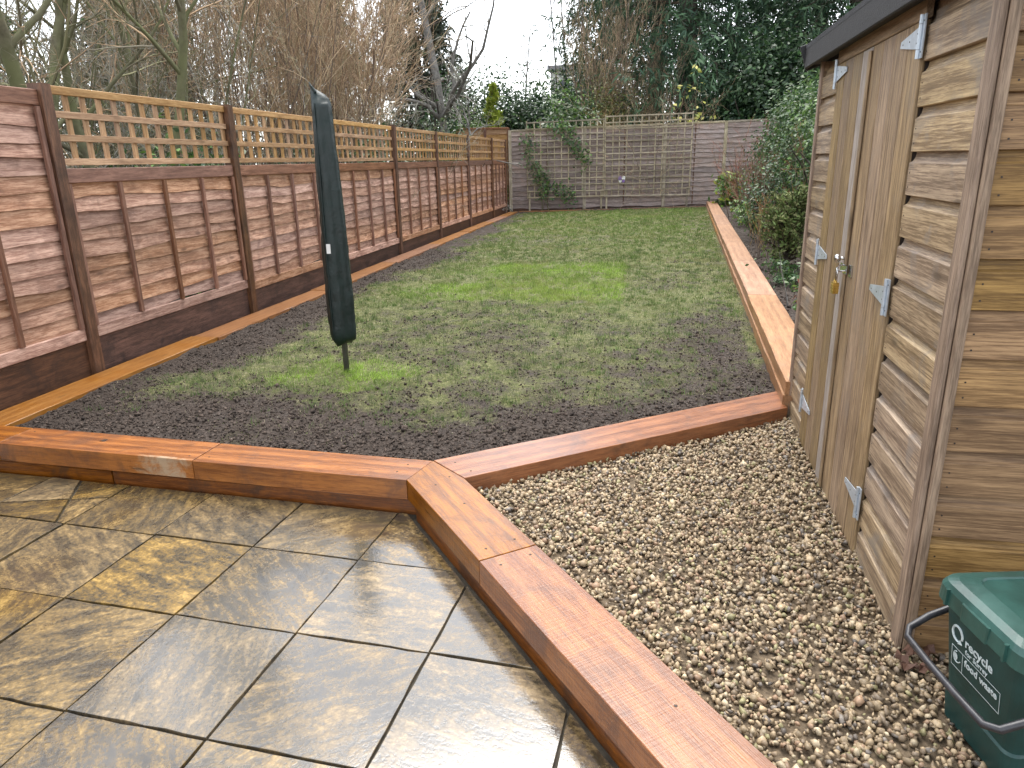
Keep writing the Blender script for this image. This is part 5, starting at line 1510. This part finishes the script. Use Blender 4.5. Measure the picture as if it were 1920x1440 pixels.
leafy('ivy_clump', (-5.0, 18.2, GZ), 'green ivy clump peeping over the trellis', 'shrub', (0.5, 0.9, 1.35), 527, 2600, 0.05, MDGREEN + DKGREEN, clumps=26)
leafy('ivy_clump', (-5.2, 14.2, GZ), 'green bush showing through the trellis by the airer', 'shrub', (0.5, 1.2, 1.15), 528, 3000, 0.05, MDGREEN + DKGREEN, clumps=26)
leafy('ivy_clump', (-5.6, 8.2, GZ), 'green bush showing low through the first trellis', 'shrub', (0.5, 1.4, 1.05), 529, 3000, 0.05, MDGREEN + LTGREEN[:1], clumps=26)
copy_plant([o for o in COL.objects if o.name == 'dark_conifer'][0], (0.2, 38.0, GZ), 2.0, 1.15, 'dark conifer farther back behind the brown twigged willow')
copy_plant([o for o in COL.objects if o.name == 'dark_conifer.001'][0], (7.0, 36.0, GZ), 1.0, 1.1, 'dark conifer farther back behind the ivy covered mass')
# yellow leaved stalks
rt_, PT = bare('stalky_shrub', (1.55, 22.4, GZ), 'tall bare stalks with a few yellow leaves above the fence', 'shrub', 3.7, 0.012, [(4, 0.35, 0.35, 4, 0.08, 0.05)], M_BARK_BROWN, TW_BROWN + TW_GREEN, 530, stems=16, spread=0.2, wob=0.05)
rng = np.random.default_rng(531)
tips = PT[:, -1][rng.integers(0, len(PT), 130)] + rng.normal(size=(130, 3)) * 0.09
V, F = leafquads(tips, np.tile(np.array([[0, -0.5, 0.8]]), (130, 1)), 0.075, rng, 0.6, 0.4)
npobj('foliage', V, F, M_LEAF, rt_, tint=tintup(130, [(0.42, 0.42, 0.08), (0.30, 0.36, 0.09), (0.5, 0.46, 0.12)], rng))
# hedge along the planting bed
for q, (x, y, rx, ry, rz_, lab, cols, sd_) in enumerate([
        (2.95, 9.6, 0.8, 1.4, 1.32, 'ivy hedge with small dark leaves just past the shed', MDGREEN + DKGREEN, 541),
        (2.95, 11.8, 0.8, 1.5, 1.40, 'bright topped ivy hedge above the planting bed', MDGREEN + LTGREEN[:2], 542),
        (3.0, 14.2, 0.8, 1.6, 1.28, 'mixed green hedge midway along the planting bed', MDGREEN, 543),
        (3.2, 17.0, 0.8, 1.7, 1.18, 'darker hedge towards the weathered fence', DKGREEN + MDGREEN, 544)]):
    leafy('ivy_hedge', (x, y, 0.2), lab, 'hedge', (rx, ry, rz_), sd_, 15000, 0.038, cols, group='hedge along the planting bed', clumps=90, csize=0.2, hollow=0.7)
bare('dry_stems', (2.2, 10.6, 0.25), 'rust brown dry stems trailing from the ivy hedge', 'shrub', 1.7, 0.008, [(6, 0.6, 0.3, 5, 0.15, -0.02), (5, 0.7, 0.45, 3, 0.15, -0.05)], M_BARK_BROWN, [(0.30, 0.12, 0.06), (0.24, 0.11, 0.06)], 545, stems=8, spread=0.1, wob=0.1)
leafy('green_plant', (2.12, 20.2, 0.3), 'bright lime green leafy plant at the end of raised bed', 'plant', (0.34, 0.36, 0.42), 546, 900, 0.075, LTGREEN + YGREEN[:1], clumps=18, aspect=0.45)
bare('dogwood', (2.12, 16.0, 0.3), 'red stemmed leafless dogwood in the raised bed', 'shrub', 1.75, 0.009, [(7, 0.5, 0.4, 4, 0.1, 0.03), (5, 0.5, 0.45, 3, 0.12, 0.0)], M_BARK_BROWN, [(0.36, 0.11, 0.075), (0.28, 0.12, 0.09), (0.36, 0.20, 0.13)], 547, stems=26, spread=0.3, wob=0.07)
bare('twiggy_plant', (1.95, 13.2, 0.3), 'purplish twiggy shrub in the raised bed', 'shrub', 1.5, 0.009, [(7, 0.5, 0.4, 4, 0.1, 0.03), (6, 0.5, 0.45, 3, 0.12, 0.0)], M_BARK_DARK, [(0.24, 0.13, 0.10), (0.30, 0.18, 0.14), (0.18, 0.16, 0.08)], 548, stems=24, spread=0.3, wob=0.08)
leafy('small_shrub', (2.05, 12.2, 0.28), 'small dark leaved shrub against the ivy hedge', 'shrub', (0.45, 0.6, 0.62), 549, 2600, 0.03, MDGREEN + DKGREEN, clumps=36)
leafy('small_shrub', (2.0, 14.6, 0.3), 'low yellow green plant beside the raised bed sleepers', 'plant', (0.32, 0.7, 0.26), 550, 1500, 0.035, LTGREEN + YGREEN[1:2], clumps=26)
rtb = conifer('heather_bush', (1.72, 9.3, 0.26), 'feathery light green bush in the raised bed by the shed', 0.80, 0.42, 551, [(0.14, 0.19, 0.06), (0.10, 0.15, 0.045), (0.20, 0.21, 0.09)], nb=150, sub=8, spr=5, size=0.045, droop=-0.15, taper=0.35, wide=0.2)
rtb['category'] = 'shrub'
bare('golden_grass', (1.58, 10.2, 0.26), 'straw coloured dry stalks beside the feathery green bush', 'plant', 0.75, 0.006, [(6, 0.35, 0.4, 4, 0.1, 0.02), (4, 0.4, 0.4, 3, 0.1, 0)], M_BARK_BROWN, [(0.38, 0.28, 0.12), (0.30, 0.19, 0.08)], 552, stems=16, spread=0.1)
leafy('small_shrub', (1.62, 8.0, 0.25), 'low dark green plant at the feathery bush foot', 'plant', (0.28, 0.3, 0.14), 553, 700, 0.03, MDGREEN, clumps=16)
bare('bare_seedling', (1.48, 6.9, 0.24), 'two pale bare stems in the mulch beside the shed', 'plant', 0.62, 0.008, [(2, 0.4, 0.3, 3, 0.1, 0.02)], M_BARK_GREY, TW_GREY, 554, stems=3, spread=0.05)
leafy('small_shrub', (1.36, 6.1, 0.24), 'rusty red and green plant close to the shed corner', 'plant', (0.16, 0.24, 0.16), 555, 380, 0.032, LTGREEN + [(0.26, 0.08, 0.04), (0.20, 0.07, 0.04)], clumps=12)
# climbing rose on the trellis
rose, PR = bare('climbing_rose', (-2.95, 21.12, 0.17), 'climbing rose with green leaves on the left trellis', 'plant', 2.5, 0.010, [(5, 0.7, 0.3, 5, 0.15, 0.02), (3, 0.7, 0.4, 3, 0.15, 0.0)], M_BARK_GREEN, TW_GREEN, 560, stems=6, spread=0.14, wob=0.09)
rng = np.random.default_rng(561)
cen = np.array([(-3.35, 21.12, 2.05), (-3.3, 21.1, 1.6), (-3.1, 21.1, 1.25), (-2.95, 21.1, 1.0), (-2.9, 21.1, 0.65), (-2.45, 21.1, 0.75), (-2.2, 21.1, 0.55), (-2.3, 21.14, 2.4), (-2.15, 21.14, 2.2), (-2.0, 21.12, 1.9), (-1.75, 21.12, 1.55), (-2.6, 21.14, 2.45)])
C = cen[rng.integers(0, len(cen), 850)] + rng.normal(size=(850, 3)) * np.array([0.12, 0.05, 0.15])
V, F = leafquads(C, np.tile(np.array([[0, -0.8, 0.5]]), (850, 1)), 0.045, rng, 0.6, 0.2)
npobj('foliage', V, F, M_LEAF, rose, tint=tintup(850, MDGREEN + LTGREEN[:1], rng))
# ornament on the trellis: a small purple and white butterfly
orn = empty('garden_ornament', (-0.72, RY - 0.105, 0.93), 'small purple and white ornament fixed to the broken trellis', 'ornament')
M_PURPLE = plain('ornament_purple', (0.22, 0.13, 0.36), 0.4)
for (dx, dz, r_, m) in ((-0.05, 0.05, 0.05, M_PURPLE), (0.05, 0.06, 0.05, M_WHITE), (-0.04, -0.02, 0.04, M_WHITE), (0.045, -0.02, 0.04, M_PURPLE)):
    pts_ = [(-0.72 + dx + r_ * math.cos(a), 0.95 + dz + r_ * 1.15 * math.sin(a)) for a in np.linspace(0, 6.283, 13)[:-1]]
    V = [(p[0], RY - 0.108, p[1] + 0.05) for p in pts_] + [(p[0], RY - 0.120, p[1] + 0.05) for p in pts_]
    obj('wing', V, [tuple(range(11, -1, -1)), tuple(range(12, 24))] + [(i, (i + 1) % 12, 12 + (i + 1) % 12, 12 + i) for i in range(12)], m, orn)

# far house
hs = empty('white_house', (-5.2, 52, GZ), 'white rendered house with flat grey roof far behind the saplings', 'house')
obj('wall', *boxes([(-6.7, -3.1, 52, 60, GZ, 7.3)]), M_RENDER, hs)
obj('roof', *boxes([(-6.9, -2.9, 51.7, 60.3, 7.3, 7.62)]), M_ROOFGREY, hs)
for x in (-6.2, -4.5):
    w_ = obj('window', *boxes([(x, x + 1.0, 51.93, 51.995, 5.6, 6.8)]), M_WHITE, hs)
    obj('pane', *boxes([(x + 0.08, x + 0.92, 51.915, 51.928, 5.68, 6.72)]), M_GLASS, w_)

# fallen leaves by the caddy
for q in range(7):
    rng = np.random.default_rng(700 + q)
    lx, ly = 0.855 + rng.uniform(-0.05, 0.06), 2.02 + rng.uniform(-0.07, 0.04)
    n_ = 9
    V = [(0, 0, 0.004)] + [((0.026 if k % 2 else 0.014) * math.cos(k * 6.283 / n_) * 1.3, (0.026 if k % 2 else 0.014) * math.sin(k * 6.283 / n_), 0.011 * math.sin(k * 1.9 + q)) for k in range(n_)]
    V += [(a, b, c - 0.0015) for a, b, c in V]
    F = [(0, 1 + k, 1 + (k + 1) % n_) for k in range(n_)] + [(n_ + 1, n_ + 2 + (k + 1) % n_, n_ + 2 + k) for k in range(n_)] + [(1 + k, n_ + 2 + k, n_ + 2 + (k + 1) % n_, 1 + (k + 1) % n_) for k in range(n_)]
    if q == 0: M_DRY = plain('dry_leaf', (0.085, 0.038, 0.022), 0.7)
    o = obj('fallen_leaf', V, F, M_DRY, None, Matrix.Translation((lx, ly, 0.122 + 0.003 * q)) @ Matrix.Rotation(rng.uniform(0, 6), 4, 'Z') @ Matrix.Rotation(rng.uniform(-0.5, 0.5), 4, 'X'))
    tag(o, 'curled brown fallen leaf by the shed corner', 'leaf', 'fallen leaves at the shed corner')
